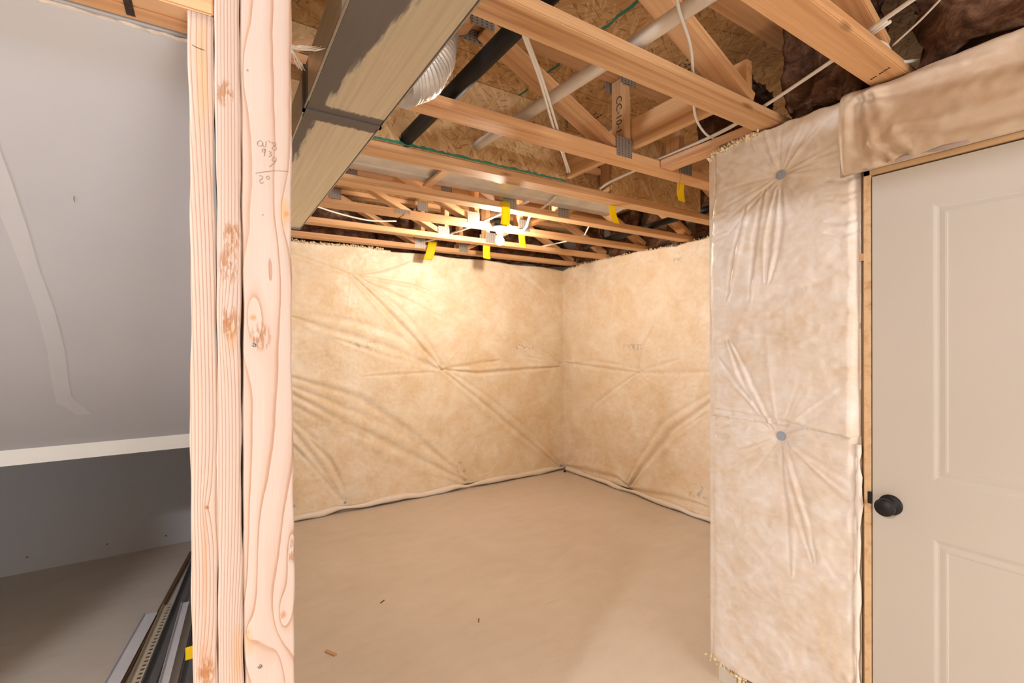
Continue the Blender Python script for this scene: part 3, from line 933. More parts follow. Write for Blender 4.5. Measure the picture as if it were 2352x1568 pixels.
# ------------------------------------------------------------------ cables
def cable(pts, label, r=0.0048, flat=1.0, bundle=1, spread=0.012, name='electrical_cable'):
    t = thing(name, pts[0], label, 'cable')
    for b in range(bundle):
        q = [(x + spread * b * (0.6 + 0.4 * math.cos(k * 2.2)), y - 0.3 * spread * b, z + 0.001 * b) for k, (x, y, z) in enumerate(pts)]
        tube('sheath', q, r, CABLE, t, 8, 7)
    return t
zc = ZJ + 0.046
cable([(0.70, 1.07, zc), (0.78, 1.148, zc), (0.947, 1.302, zc - 0.003), (1.215, 1.573, zc), (1.411, 1.76, zc - 0.004), (1.60, 1.955, zc + 0.01), (1.64, 2.02, zc + 0.04)],
      'pair of white cables slanting from the flex duct to the strand board', 0.0052, bundle=2, spread=0.016)
cable([(0.93, 0.72, 2.40), (1.035, 0.81, zc), (1.219, 0.909, zc + 0.004), (1.379, 1.016, zc + 0.006), (1.596, 1.167, zc - 0.012), (1.785, 1.251, zc - 0.012), (1.93, 1.286, zc + 0.01)],
      'single white cable drooping behind the second truss', 0.0048)
cable([(1.60, 0.55, zc + 0.004), (1.668, 0.712, zc), (1.786, 1.03, zc), (1.84, 1.25, zc), (1.862, 1.60, zc + 0.002), (1.87, 1.70, zc), (1.90, 1.95, zc + 0.006), (1.90, 2.03, zc - 0.012)],
      'pair of white cables running along the door wall plate', 0.005, bundle=2, spread=0.014)
cable([(1.53, 0.40, zc + 0.002), (1.554, 0.483, zc), (1.607, 0.60, zc + 0.003), (1.64, 0.66, zc + 0.01)], 'thick white cable over the truss nearest the door', 0.0062)
cable([(1.62, 0.42, zc + 0.02), (1.69, 0.50, zc + 0.012), (1.751, 0.587, zc + 0.004)], 'thin white cable over the truss nearest the door', 0.0028)
cable([(1.66, 0.61, zc + 0.004), (1.715, 0.594, zc - 0.001), (1.77, 0.595, zc - 0.014), (1.80, 0.596, zc - 0.022), (1.85, 0.588, zc - 0.014), (1.90, 0.57, zc - 0.002), (1.96, 0.54, zc + 0.004)],
      'curled white cable with a tie, ending in the door insulation', 0.0058)
cable([(0.5, 3.26, zc + 0.01), (0.613, 3.329, zc), (0.791, 3.436, zc), (0.991, 3.496, zc), (1.2, 3.53, zc + 0.03)], 'white cable on the chords near the trunk duct end', 0.0055)
cable([(2.62, 3.66, zc), (2.66, 3.55, zc), (2.694, 3.316, zc), (2.72, 3.16, zc + 0.004), (2.68, 3.05, zc + 0.004), (2.615, 2.96, zc), (2.55, 2.84, zc + 0.03)],
      'white cable looping between trusses right of the bulb', 0.0055)
cable([(1.90, 3.03, 2.385), (1.955, 3.06, 2.372), (2.02, 3.03, 2.345), (2.00, 2.93, 2.352), (1.945, 2.80, zc + 0.006), (1.90, 2.62, zc)], 'thick white cable feeding the lamp box', 0.0085)
cable([(1.713, 3.25, zc), (1.713, 3.113, zc), (1.713, 2.85, zc), (1.72, 2.5, zc + 0.004)], 'white cable passing left of the lamp box', 0.0095)
cable([(1.90, 2.70, zc + 0.012), (1.888, 2.6, zc), (1.863, 2.485, zc + 0.003), (1.84, 2.36, zc + 0.02)], 'white cable end in front of the return duct', 0.0075)
cable([(1.63, 4.0, zc + 0.006), (1.658, 3.842, zc), (1.684, 3.57, zc), (1.716, 3.30, zc)], 'white cable behind the bulb towards the back wall', 0.008)

# hanging string on the truss with the lettered post
hs = thing('hanging_wire', (2.02, 1.66, 2.30), 'thin wire hanging from the lettered truss', 'wire')
tube('strand', [(2.005, 1.55, 2.42), (2.005, 1.553, 2.33), (2.006, 1.56, 2.29), (2.003, 1.562, 2.255)], 0.0016, plain('grey_wire', srgb(170, 140, 118), 0.5), hs, 6)

# ------------------------------------------------------------------ lamp
lb = thing('ceiling_lamp', (1.80, 2.97, ZJ), 'bare lit bulb in a white porcelain holder under a round black box', 'lamp')
lathe('junction_box', [(0.0005, 0.0), (0.052, 0.0), (0.055, 0.004), (0.055, 0.055), (0.0005, 0.055)], (1.80, 2.985, 2.335), (0, 0, 1), BLACK, lb, 28)
lathe('lampholder', [(0.0005, 0.0), (0.024, 0.0), (0.027, 0.004), (0.029, 0.022), (0.034, 0.028), (0.058, 0.034), (0.061, 0.040), (0.060, 0.045), (0.0005, 0.045)], (1.80, 2.985, 2.289), (0, 0, 1), PORC, lb, 32)
bp_ = [(0.0005, -0.036)]
for k in range(1, 15):
    a = math.pi * k / 18
    bp_.append((0.031 * math.sin(a), -0.031 * math.cos(a) - 0.005))
bp_ += [(0.0145, 0.030), (0.0135, 0.052), (0.0005, 0.052)]
lathe('bulb', bp_, (1.80, 2.985, 2.238), (0, 0, 1), BULB, lb, 24)

# ------------------------------------------------------------------ insulation blankets
def lattice_noise(u, v, cell, seed):
    rs = np.random.RandomState(seed)
    gu, gv = u / cell, v / cell
    iu, iv = np.floor(gu).astype(int), np.floor(gv).astype(int)
    fu, fv = gu - iu, gv - iv
    fu, fv = fu * fu * (3 - 2 * fu), fv * fv * (3 - 2 * fv)
    iu -= iu.min(); iv -= iv.min()
    g = rs.rand(iu.max() + 2, iv.max() + 2) * 2 - 1
    return (g[iu, iv] * (1 - fu) + g[iu + 1, iv] * fu) * (1 - fv) + (g[iu, iv + 1] * (1 - fu) + g[iu + 1, iv + 1] * fu) * fv


def crease_height(u, v, pts, amp, sig, double):
    best = np.full(u.shape, 1e9); side = np.zeros(u.shape); along = np.zeros(u.shape)
    tot = sum(math.dist(pts[i], pts[i + 1]) for i in range(len(pts) - 1)); acc = 0
    for i in range(len(pts) - 1):
        (a0, a1), (b0, b1) = pts[i], pts[i + 1]
        L = math.hypot(b0 - a0, b1 - a1)
        tx, ty = (b0 - a0) / L, (b1 - a1) / L
        s = np.clip((u - a0) * tx + (v - a1) * ty, 0, L)
        dx, dy = u - a0 - s * tx, v - a1 - s * ty
        d = np.hypot(dx, dy)
        sd = -dx * ty + dy * tx
        k = d < best
        best = np.where(k, d, best); side = np.where(k, np.where(sd >= 0, d, -d), side); along = np.where(k, (acc + s) / tot, along)
        acc += L
    w = sig * (0.55 + 1.1 * np.sin(np.pi * np.clip(along, 0, 1)))
    h = -amp * np.exp(-(side / w) ** 2) + 0.55 * amp * np.exp(-((side - 2.0 * w) / (1.3 * w)) ** 2)
    if double:
        h += -0.7 * amp * np.exp(-((side - 4.2 * w) / w) ** 2) + 0.5 * amp * np.exp(-((side + 2.2 * w) / (1.2 * w)) ** 2)
    fade = np.clip(np.minimum(along, 1 - along) / 0.02 + 0.35, 0, 1)
    return h * fade


def blanket(name, origin, ud, vd, nd, W, top, step, mat, parent, pins=(), creases=(), puff=0.012, seed=1, thick=0.05, corner=0.0, bottom=0.02, extra=None, part='facing'):
    """quilted sheet: u in [0,W] along ud, v from bottom to top(u) along vd, pushed out along nd"""
    nu = max(2, int(W / step)); 
    hmax = max(top(x) for x in np.linspace(0, W, 30))
    nv = max(2, int((hmax - bottom) / step))
    U1 = np.linspace(0, W, nu + 1); T1 = np.linspace(0, 1, nv + 1)
    u, tt = np.meshgrid(U1, T1, indexing='ij')
    topv = np.array([top(x) for x in U1])[:, None]
    v = bottom + tt * (topv - bottom)
    d = puff * (lattice_noise(u + 5, v + 5, 0.42, seed) + 0.45 * lattice_noise(u + 5, v + 5, 0.16, seed + 1) + 0.2 * lattice_noise(u + 5, v + 5, 0.06, seed + 2))
    d += 0.0016 * lattice_noise(u + 5, v + 5, 0.022, seed + 3)
    for (pu, pv_, depth, reach, folds, famp) in pins:
        r = np.hypot(u - pu, v - pv_); th = np.arctan2(v - pv_, u - pu)
        d -= depth * np.exp(-np.clip(r - 0.022, 0, None) / (0.38 * reach))
        rs = np.random.RandomState(int(abs(pu * 131 + pv_ * 977)) + seed)
        for k in range(folds):
            a = rs.rand() * 2 * math.pi; sg = 0.0030 + 0.020 * r * (0.4 + rs.rand() * 1.2)
            dt = np.abs(np.angle(np.exp(1j * (th - a - 0.25 * (rs.rand() - 0.5) * r / reach)))) * np.maximum(r, 1e-4)
            ln = reach * (0.5 + rs.rand())
            d += famp * (0.4 + rs.rand()) * (1 if rs.rand() > 0.4 else -0.8) * np.exp(-(dt / sg) ** 2) * np.exp(-(r / ln) ** 2) * np.clip((r - 0.016) / 0.03, 0, 1) * (np.cos(th - a) > 0)
    for c in creases:
        pts, amp, sig, dbl = c
        d += crease_height(u, v, pts, amp, sig, dbl)
    if extra is not None: d += extra(u, v)
    if corner:
        e = np.clip(1 - u / corner, 0, 1)
        d -= corner * (1 - np.sqrt(np.clip(1 - e * e, 0, 1)))
    O, ud, vd, nd_ = (np.array(x, float) for x in (origin, ud, vd, nd))
    P = O + u[..., None] * ud + v[..., None] * vd + d[..., None] * nd_
    verts = P.reshape(-1, 3)
    idx = np.arange((nu + 1) * (nv + 1)).reshape(nu + 1, nv + 1)
    q = np.stack([idx[:-1, :-1], idx[1:, :-1], idx[1:, 1:], idx[:-1, 1:]], -1).reshape(-1, 4)
    # rim
    ring = np.concatenate([idx[:, 0], idx[-1, 1:], idx[-2::-1, -1], idx[0, -2:0:-1]])
    back = verts[ring] - (thick + ((verts[ring] - O) @ nd_))[:, None] * nd_
    b0 = len(verts)
    verts = np.concatenate([verts, back]); m = len(ring)
    k = np.arange(m)
    rim = np.stack([ring, ring[(k + 1) % m], b0 + (k + 1) % m, b0 + k], -1)[:, ::-1]
    F = np.concatenate([q, rim])
    if np.dot(np.cross(ud, vd), nd_) < 0: F = F[:, ::-1]
    me = bpy.data.meshes.new(part)
    me.vertices.add(len(verts)); me.vertices.foreach_set('co', verts.astype(np.float32).ravel())
    me.loops.add(F.size); me.loops.foreach_set('vertex_index', F.astype(np.int32).ravel())
    me.polygons.add(len(F)); me.polygons.foreach_set('loop_start', np.arange(0, F.size, 4, dtype=np.int32))
    me.update(calc_edges=True)
    me.validate()
    me.polygons.foreach_set('use_smooth', [True] * len(me.polygons))
    me.materials.append(mat)
    def surf(pu, pv_):
        i = int(np.clip(round(pu / W * nu), 0, nu)); 
        jj = int(np.clip(round((pv_ - bottom) / (topv[i, 0] - bottom) * nv), 0, nv))
        return Vector(P[i, jj])
    o = put(bpy.data.objects.new(part, me), parent)
    return o, surf


def fuzz(name, pts, n, length, r, direction, mat, parent, seed, spread=0.7):
    """cut fibreglass edge: many short tapered wisps and lumps along a line, one mesh"""
    rs = random.Random(seed)
    P = smooth_path(pts, 6)
    bm = bmesh.new()
    D = Vector(direction).normalized()
    for k in range(n):
        q = rs.random() * (len(P) - 1); i = int(q); f = q - i
        p = P[i].lerp(P[min(i + 1, len(P) - 1)], f) + Vector((rs.uniform(-1, 1), rs.uniform(-1, 1), rs.uniform(-1, 1))) * r
        dv = (D + Vector((rs.uniform(-1, 1), rs.uniform(-1, 1), rs.uniform(-1, 1))) * spread).normalized()
        ln = length * rs.uniform(0.4, 1.2); rad = r * rs.uniform(0.35, 1.0)
        e1 = dv.orthogonal().normalized(); e2 = dv.cross(e1)
        rings = []
        for h, rr_ in ((-0.3, 0.5), (0.15, 1.0), (0.55, 0.7), (1.0, 0.12)):
            o = p + dv * ln * h + e1 * rs.uniform(-1, 1) * rad * 0.3
            rings.append([bm.verts.new(o + (e1 * math.cos(a) + e2 * math.sin(a)) * rad * rr_) for a in (0, 1.256, 2.513, 3.77, 5.027)])
        for a, b in zip(rings, rings[1:]):
            for m in range(5): bm.faces.new((a[m], a[(m + 1) % 5], b[(m + 1) % 5], b[m]))
        bm.faces.new(rings[0][::-1]); bm.faces.new(rings[-1])
    return tag(from_bm(name, bm, mat, parent, smooth=True), kind='stuff')


def washer(t, p, axis, r):
    o = lathe('pin_washer', [(0.0005, 0), (r, 0), (r, 0.0012), (r * 0.5, 0.0012), (r * 0.42, 0.0022), (r * 0.2, 0.0016), (0.0005, 0.0016)], p, axis, PIN, t, 20)
    o.data.polygons.foreach_set('use_smooth', [False] * len(o.data.polygons))


# back wall: u = x - 0.30, v = z
bx = 0.15
bt = thing('insulation_blanket', (1.9, 4.27, 0.02), 'quilted cream insulation blanket covering the back wall behind the bulb', 'insulation')
def sh(pts): return [(x - bx, z) for x, z in pts]
cr = [(sh([(0.45, 2.25), (0.63, 2.2), (1.05, 2.08)]), 0.012, 0.011, False),
      (sh([(1.05, 2.08), (1.49, 1.65), (1.92, 1.21)]), 0.016, 0.014, True),
      (sh([(1.05, 2.08), (1.62, 2.02), (2.32, 1.77), (3.39, 1.25)]), 0.008, 0.013, False),
      (sh([(1.05, 2.08), (1.50, 1.90), (1.95, 1.70)]), 0.007, 0.012, False),
      (sh([(0.55, 1.70), (1.4, 1.42), (1.92, 1.21)]), 0.009, 0.020, True),
      (sh([(0.9, 1.52), (1.4, 1.34), (1.92, 1.21)]), 0.007, 0.016, False),
      (sh([(1.92, 1.21), (2.32, 1.155), (3.39, 1.19)]), 0.018, 0.013, False),
      (sh([(1.92, 1.21), (2.58, 1.285)]), 0.010, 0.014, False),
      (sh([(1.13, 1.18), (1.84, 1.19)]), 0.006, 0.008, False),
      (sh([(1.92, 1.21), (2.58, 0.67), (3.36, 0.05)]), 0.015, 0.014, True),
      (sh([(3.39, 1.24), (2.77, 1.45)]), 0.010, 0.012, False),
      (sh([(3.39, 1.24), (2.9, 1.32)]), 0.008, 0.010, False),
      (sh([(1.90, 1.16), (1.89, 0.6), (1.90, 0.25)]), 0.006, 0.006, False),
      (sh([(0.50, 1.10), (1.01, 0.76), (2.18, 0.06)]), 0.011, 0.020, True),
      (sh([(0.50, 1.22), (1.09, 1.0), (1.65, 0.58), (2.18, 0.06)]), 0.009, 0.020, False),
      (sh([(0.50, 0.86), (0.99, 0.08)]), 0.010, 0.014, True),
      (sh([(0.52, 0.70), (0.97, 0.08)]), 0.012, 0.011, False),
      (sh([(0.70, 0.66), (0.86, 0.45), (1.0, 0.09)]), 0.009, 0.012, False),
      (sh([(0.5, 1.00), (0.75, 0.85), (1.2, 0.60)]), 0.007, 0.018, False),
      (sh([(2.18, 0.06), (2.10, 0.3)]), 0.008, 0.010, False),
      (sh([(1.6, 2.26), (1.35, 2.16), (1.1, 2.09)]), 0.007, 0.010, False),
      (sh([(2.6, 2.32), (2.9, 2.18), (3.2, 2.0)]), 0.006, 0.014, False)]
pn = [(a - bx, b, c, d, e, f) for a, b, c, d, e, f in ((1.05, 2.08, 0.03, 0.35, 7, 0.003), (1.92, 1.21, 0.04, 0.5, 9, 0.004), (3.40, 1.24, 0.010, 0.35, 6, 0.003), (0.99, 0.07, 0.03, 0.3, 4, 0.003), (2.18, 0.06, 0.03, 0.35, 6, 0.003), (3.40, 0.05, 0.010, 0.3, 5, 0.003))]
btop = lambda u: 2.325 - 0.02 * max(0, (u - 2.15)) + 0.006 * math.sin(u * 9) + (0.012 if u < 1.25 else 0)
_, sf = blanket('back', (bx, 4.275, 0), (1, 0, 0), (0, 0, 1), (0, -1, 0), XR - 0.02 - bx, btop, 0.0095, BLK_BACK, bt, pn, cr, 0.013, 3, 0.05, 0, 0.035)
for x, z in ((1.05, 2.08), (1.92, 1.21), (3.395, 1.24), (0.99, 0.075), (2.18, 0.065), (3.39, 0.055), (0.573, 0.127)):
    washer(bt, sf(x - bx, z) + Vector((0, -0.003, 0)), (0, -1, 0), 0.0125)
rgh = np.random.RandomState(4)
hp = [(bx + (XR - 0.04 - bx) * k / 26, 4.262 + rgh.uniform(-.007, .004), 0.036 + rgh.uniform(-.010, .010)) for k in range(27)]
ph_ = [0.99 - bx, 2.18 - bx, 3.40 - bx]
tag(tube('bottom_hem', hp, 0.02, HEM, bt, 10, 5, rfun=lambda q: 0.027 - 0.014 * sum(math.exp(-((q * (XR - .04 - bx) - p) / 0.12) ** 2) for p in ph_) + 0.004 * math.sin(q * 37)), 'white folded hem along the floor')
tag(fuzz('fibre_edge', [(bx + 0.1 + k * 0.12, 4.266, btop(k * 0.12) - 0.004) for k in range(10)], 220, 0.012, 0.009, (0, -0.3, 0.5), FIBRE, bt, 7), 'ragged yellow fibreglass edge at the top')

# right wall: u = YB - y (grows towards the viewer), v = z
rt_ = thing('insulation_blanket', (3.44, 3.0, 0.02), 'quilted insulation blanket on the right wall, its near strip lit white', 'insulation')
yq0 = 4.292
def sr(pts): return [(yq0 - y, z) for y, z in pts]
cr = [(sr([(4.26, 1.24), (3.72, 1.205), (3.18, 1.18)]), 0.012, 0.011, False),
      (sr([(4.26, 1.20), (3.8, 1.27), (3.4, 1.25)]), 0.006, 0.012, False),
      (sr([(3.18, 1.18), (3.09, 1.42), (2.96, 1.62)]), 0.009, 0.010, False),
      (sr([(3.18, 1.18), (2.68, 1.33)]), 0.006, 0.010, False),
      (sr([(3.18, 1.18), (2.5, 1.22), (2.2, 1.25)]), 0.006, 0.012, False),
      (sr([(3.18, 1.18), (3.79, 0.8), (4.25, 0.06)]), 0.014, 0.012, False),
      (sr([(3.3, 0.06), (2.77, 0.68), (2.2, 1.12)]), 0.016, 0.015, True),
      (sr([(3.3, 0.06), (2.8, 0.60), (2.4, 0.90)]), 0.008, 0.012, False),
      (sr([(3.3, 0.03), (2.75, 0.10), (2.4, 0.12)]), 0.010, 0.014, False),
      (sr([(4.26, 0.05), (3.8, 0.07), (3.45, 0.10), (3.3, 0.04)]), 0.014, 0.018, False),
      (sr([(4.0, 2.28), (3.6, 2.20), (3.2, 2.26)]), 0.005, 0.012, False)]
pn = [(yq0 - 3.18, 1.18, 0.035, 0.4, 6, 0.004), (yq0 - 3.3, 0.035, 0.03, 0.3, 5, 0.003), (0.0, 1.24, 0.008, 0.3, 5, 0.003), (0.0, 0.05, 0.008, 0.35, 6, 0.004)]
rtop = lambda u: float(np.interp(yq0 - u, [1.3, 2.38, 2.70, 2.74, 3.06, 3.46, 3.92, 4.27], [2.345, 2.335, 2.315, 2.32, 2.335, 2.335, 2.332, 2.30])) + 0.004 * math.sin(u * 23)
_, sf = blanket('right', (3.435, yq0, 0), (0, -1, 0), (0, 0, 1), (-1, 0, 0), yq0 - 1.31, rtop, 0.0095, BLK_RIGHT, rt_, pn, cr, 0.012, 11, 0.05, 0, 0.03)
for y, z in ((3.18, 1.18), (3.3, 0.035)):
    washer(rt_, sf(yq0 - y, z) + Vector((-0.003, 0, 0)), (-1, 0, 0), 0.0125)
hp = [(3.418 + rgh.uniform(-.004, .006), 4.22 - 2.85 * k / 22, 0.030 + rgh.uniform(-.008, .008)) for k in range(23)]
tag(tube('bottom_hem', hp, 0.02, HEM, rt_, 10, 5, rfun=lambda q: 0.021 - 0.010 * math.exp(-((q * 2.85 - 0.92) / 0.12) ** 2) + 0.004 * math.sin(q * 29)), 'white folded hem along the floor')
tag(fuzz('fibre_edge', [(3.436, 4.2 - k * 0.14, rtop(yq0 - 4.2 + k * 0.14)) for k in range(21)], 280, 0.011, 0.008, (-0.3, 0, 0.5), FIBRE, rt_, 8), 'ragged yellow fibreglass edge at the top')
# black pipe stub in the corner on the floor
cs = thing('floor_stub', (3.385, 4.20, 0.0), 'small black stub on the floor in the far corner', 'stub')
lathe('stub_body', [(0.0005, 0), (0.014, 0), (0.012, 0.018), (0.0005, 0.02)], (3.375, 4.19, 0.0), (0, 0, 1), BLACK, cs, 14)

# door wall: u = 1.292 - y, v = z, pushed towards -X
ct = thing('insulation_blanket', (XD - 0.02, 0.99, 0.05), 'pale insulation blanket with two round washers, left of the door', 'insulation')
yc0 = 1.292
def sc_(pts): return [(yc0 - y, z) for y, z in pts]
cr = [(sc_([(1.20, 1.50), (1.12, 1.30), (1.02, 1.14)]), 0.005, 0.005, True),
      (sc_([(1.24, 1.42), (1.18, 1.34), (1.10, 1.25)]), 0.006, 0.006, False),
      (sc_([(0.98, 1.10), (0.93, 0.9), (0.86, 0.68)]), 0.004, 0.005, True),
      (sc_([(0.985, 1.09), (0.95, 0.8), (0.94, 0.6)]), 0.005, 0.006, False),
      (sc_([(1.05, 2.10), (1.08, 1.9), (1.10, 1.65)]), 0.006, 0.006, False),
      (sc_([(1.0, 2.09), (1.02, 1.9), (1.03, 1.72)]), 0.006, 0.006, True),
      (sc_([(1.12, 2.05), (1.17, 1.85), (1.20, 1.66)]), 0.005, 0.006, False),
      (sc_([(1.26, 1.195), (0.99, 1.18), (0.74, 1.155)]), 0.007, 0.005, False),
      (sc_([(1.25, 1.48), (1.1, 1.53), (0.95, 1.50)]), 0.004, 0.012, False),
      (sc_([(1.24, 1.72), (1.05, 1.66), (0.85, 1.70)]), 0.004, 0.014, False)]
for zz in (2.02, 1.93, 1.12, 1.08, 1.155, 1.95, 1.07):
    cr.append((sc_([(1.285, zz), (1.24, zz + 0.005), (1.20, zz + 0.012)]), 0.006, 0.005, False))
for zz in (1.98, 2.05, 1.90, 1.86, 2.0):
    cr.append((sc_([(0.715, zz + 0.01), (0.76, zz), (0.82, zz + 0.018)]), 0.005, 0.006, False))
pn = [(yc0 - 0.99, 2.14, 0.03, 0.30, 34, 0.0032), (yc0 - 0.99, 1.122, 0.03, 0.32, 36, 0.0032)]
ctop = lambda u: float(np.interp(yc0 - u, [0.70, 0.78, 0.96, 1.14, 1.26, 1.292], [2.325, 2.328, 2.332, 2.328, 2.315, 2.29])) + 0.003 * math.sin(u * 60)
def col_extra(u, v):
    e = np.clip((u - 0.545) / 0.03, 0, 1)
    lap = 0.010 * np.exp(-np.clip(v - 1.165, 0, None) / 0.5) * (v > 1.165)
    return -0.035 * e ** 2 + lap + 0.004 * np.exp(-((u - 0.55) / 0.02) ** 2) * lattice_noise(u + 3, v + 3, 0.035, 77)
_, sf = blanket('door wall', (XD - 0.018, yc0, 0), (0, -1, 0), (0, 0, 1), (-1, 0, 0), 0.575, ctop, 0.0045, BLK_COL, ct, pn, cr, 0.010, 21, 0.022, 0.045, 0.10, col_extra)
for y, z in ((0.99, 2.14), (0.99, 1.122)):
    washer(ct, sf(yc0 - y, z) + Vector((-0.0035, 0, 0)), (-1, 0, 0), 0.0185)
# side of the blanket wrapped round the wall end, and the raw fibre at its foot and top corner
tag(box('wrapped_side', (XD - 0.008, 1.264, 0.10), (XD + 0.15, 1.290, 2.30), BLK_COL, ct), 'facing wrapped round the wall end')
rr2 = random.Random(21)
fv = [(XD - 0.012 + rr2.uniform(-.006, .006), 1.29 - 0.03 * k, 0.098 - 0.0018 * k + rr2.uniform(-.008, .008)) for k in range(20)]
tag(fuzz('fibre_foot', fv, 260, 0.010, 0.011, (-0.4, 0.3, -0.2), FIBRE, ct, 6), 'cut yellow fibreglass at the foot')
fv = [(XD - 0.008 + rr2.uniform(-.005, .005), 1.288 - 0.017 * k, ctop(0.004 + 0.017 * k) - 0.004 + rr2.uniform(-.003, .005)) for k in range(14)]
tag(fuzz('fibre_top', fv, 190, 0.011, 0.0085, (-0.5, 0.2, 0.4), FIBRE, ct, 5), 'fuzzy cut fibreglass at the top corner')
tag(tube('tape_strip', [(XD - 0.014, 0.716, 0.10), (XD - 0.02, 0.722, 0.5), (XD - 0.018, 0.716, 0.9), (XD - 0.016, 0.718, 1.14)], 0.009, HEM, ct, 8, 8, rfun=lambda q: 0.008 + 0.003 * math.sin(q * 47) + 0.003 * math.sin(q * 19)), 'puckered white edge strip beside the jamb')

# over the door
ht = thing('insulation_blanket', (XD - 0.02, 0.1, 2.06), 'bunched tan insulation roll draped over the top of the door', 'insulation')
yh0 = 0.772
def sv(pts): return [(yh0 - y, z) for y, z in pts]
cr = [(sv([(0.70, 2.31), (0.715, 2.22), (0.70, 2.13), (0.63, 2.075)]), 0.016, 0.013, False),
      (sv([(0.675, 2.30), (0.665, 2.20), (0.64, 2.12), (0.58, 2.08)]), 0.014, 0.012, False),
      (sv([(0.70, 2.295), (0.55, 2.27), (0.33, 2.245), (0.0, 2.22)]), 0.014, 0.014, True),
      (sv([(0.60, 2.16), (0.50, 2.12), (0.33, 2.11), (0.0, 2.10)]), 0.010, 0.012, False),
      (sv([(0.55, 2.33), (0.40, 2.30), (0.1, 2.30)]), 0.007, 0.012, False)]
htop = lambda u: 2.335 + 0.003 * math.sin(u * 30)
def hx(u, v):
    t = np.clip((v - 2.06) / 0.275, 0, 1)
    return 0.034 * np.sqrt(np.clip(1 - (2 * t - 1) ** 2, 0, 1)) ** 0.8 + 0.022 * np.exp(-((u - 0.035) / 0.03) ** 2) * np.clip((v - 2.1) / 0.1, 0, 1) + 0.016 * np.exp(-((u - 0.105) / 0.03) ** 2)
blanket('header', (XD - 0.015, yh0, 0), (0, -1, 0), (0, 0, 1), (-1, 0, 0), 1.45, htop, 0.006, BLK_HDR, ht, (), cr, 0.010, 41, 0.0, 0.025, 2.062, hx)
tag(tube('facing_tail', [(XD - 0.022, 0.70, 2.066), (XD - 0.02, 0.60, 2.072), (XD - 0.024, 0.45, 2.070), (XD - 0.02, 0.2, 2.072), (XD - 0.022, -0.2, 2.07)], 0.008, plain('grey_facing_tail', srgb(176, 160, 152), 0.6), ht, 8, 8, rfun=lambda q: 0.006 + 0.003 * math.sin(q * 31)), 'grey loose tail of facing above the jamb')

# brown batts between the trusses above the walls
def batt(lo, hi, label, seed, amp=0.022):
    t = thing('insulation_batt', ((lo[0] + hi[0]) / 2, (lo[1] + hi[1]) / 2, lo[2]), label, 'insulation', 'brown batts stuffed between the trusses')
    bm = bmesh.new()
    add_box(bm, lo, hi)
    bmesh.ops.subdivide_edges(bm, edges=list(bm.edges), cuts=20, use_grid_fill=True)
    P = np.array([v.co[:] for v in bm.verts])
    nz = sum(a * np.stack([lattice_noise(P[:, i] + P[:, (i + 1) % 3] * 1.7 + 9, P[:, (i + 2) % 3] - 0.6 * P[:, i] + 9, c, seed + i * 7 + k) for i in range(3)], -1)
             for k, (c, a) in enumerate(((0.12, 1.0), (0.05, 0.7), (0.022, 0.3))))
    c0 = (np.array(lo) + np.array(hi)) / 2
    hs_ = (np.array(hi) - np.array(lo)) / 2
    for v, p, q in zip(bm.verts, P, nz):
        rel = (p - c0) / hs_
        v.co = Vector(p + amp * q - 0.012 * rel * (np.abs(rel) > 0.9))
    return from_bm('wool', bm, BATT, t, smooth=True), t
batt((1.84, 0.70, 2.345), (2.05, 0.97, 2.75), 'brown batt between the two trusses nearest the door', 1)
batt((1.86, -0.9, 2.35), (2.08, 0.57, 2.76), 'brown batt above the bunched insulation over the door', 2, 0.03)
batt((1.93, 1.11, 2.35), (2.10, 1.40, 2.62), 'small brown batt behind the door wall corner, between second and lettered truss', 3)
for k in range(2, 7):
    batt((3.44, FAR[k] + 0.012, 2.345), (3.60, FAR[k + 1] - TW - 0.012, 2.75),
         ['', '', 'brown batt above the right wall, beside the strand board sheet', 'brown batt above the right wall at the black pipe',
          'brown batt above the right wall, level with the lamp', 'brown batt above the right wall just behind the bulb', 'brown batt above the right wall in the far corner'][k], 10 + k)
for k in range(3):
    batt((0.2 + k * 1.1, 4.315, 2.345), (1.27 + k * 1.08, 4.40, 2.75), ['brown batt above the back wall at the trunk duct end', 'brown batt above the back wall behind the bulb',
                                                                  'brown batt above the back wall near the far corner'][k], 30 + k)
# rim board behind the batts
tag(box('trim_rim_board', (3.61, 1.3, 2.34), (3.64, 4.44, 2.768), OSB), 'rim board behind the wall batts', kind='structure')
tag(box('trim_rim_board', (0.1, 4.412, 2.34), (3.60, 4.44, 2.768), OSB), 'rim board behind the back wall batts', kind='structure')

# ------------------------------------------------------------------ yellow tags
def tag_paper(p, wd, ht_, label, tilt=0.0, curl=0.0):
    """limp paper strip stapled to the side of a chord, hanging in the XZ plane"""
    t = thing('warning_tag', p, label, 'tag', 'yellow paper tags on the trusses')
    verts, faces = [], []
    n, m_ = 14, 5
    for i in range(n + 1):
        s = i / n
        for j in range(m_ + 1):
            a = (j / m_ - 0.5) * wd
            verts.append((p[0] + a + tilt * s * ht_, p[1] - 0.002 + curl * math.sin(s * 3.0) * 0.02 - 0.003 * s + 0.002 * math.sin(j * 1.3), p[2] - s * ht_ + 0.06 * a * math.sin(s * 5)))
    for i in range(n):
        for j in range(m_):
            b = i * (m_ + 1) + j
            faces.append((b, b + 1, b + m_ + 2, b + m_ + 1))
    o = from_py('paper', verts, faces, YELLOW, t, True)
    sm = o.modifiers.new('thickness', 'SOLIDIFY'); sm.thickness = 0.0006
    bms = bmesh.new(); add_box(bms, (p[0] - 0.005, p[1] - 0.006, p[2] - 0.006), (p[0] + 0.005, p[1] - 0.0045, p[2] - 0.0045))
    from_bm('staple', bms, NAIL, t)
    return t
tag_paper((2.150, FAR[2] + 0.004, 2.352), 0.060, 0.105, 'yellow tag hanging in front of the strand board, nearest the door', 0.02, 0.4)
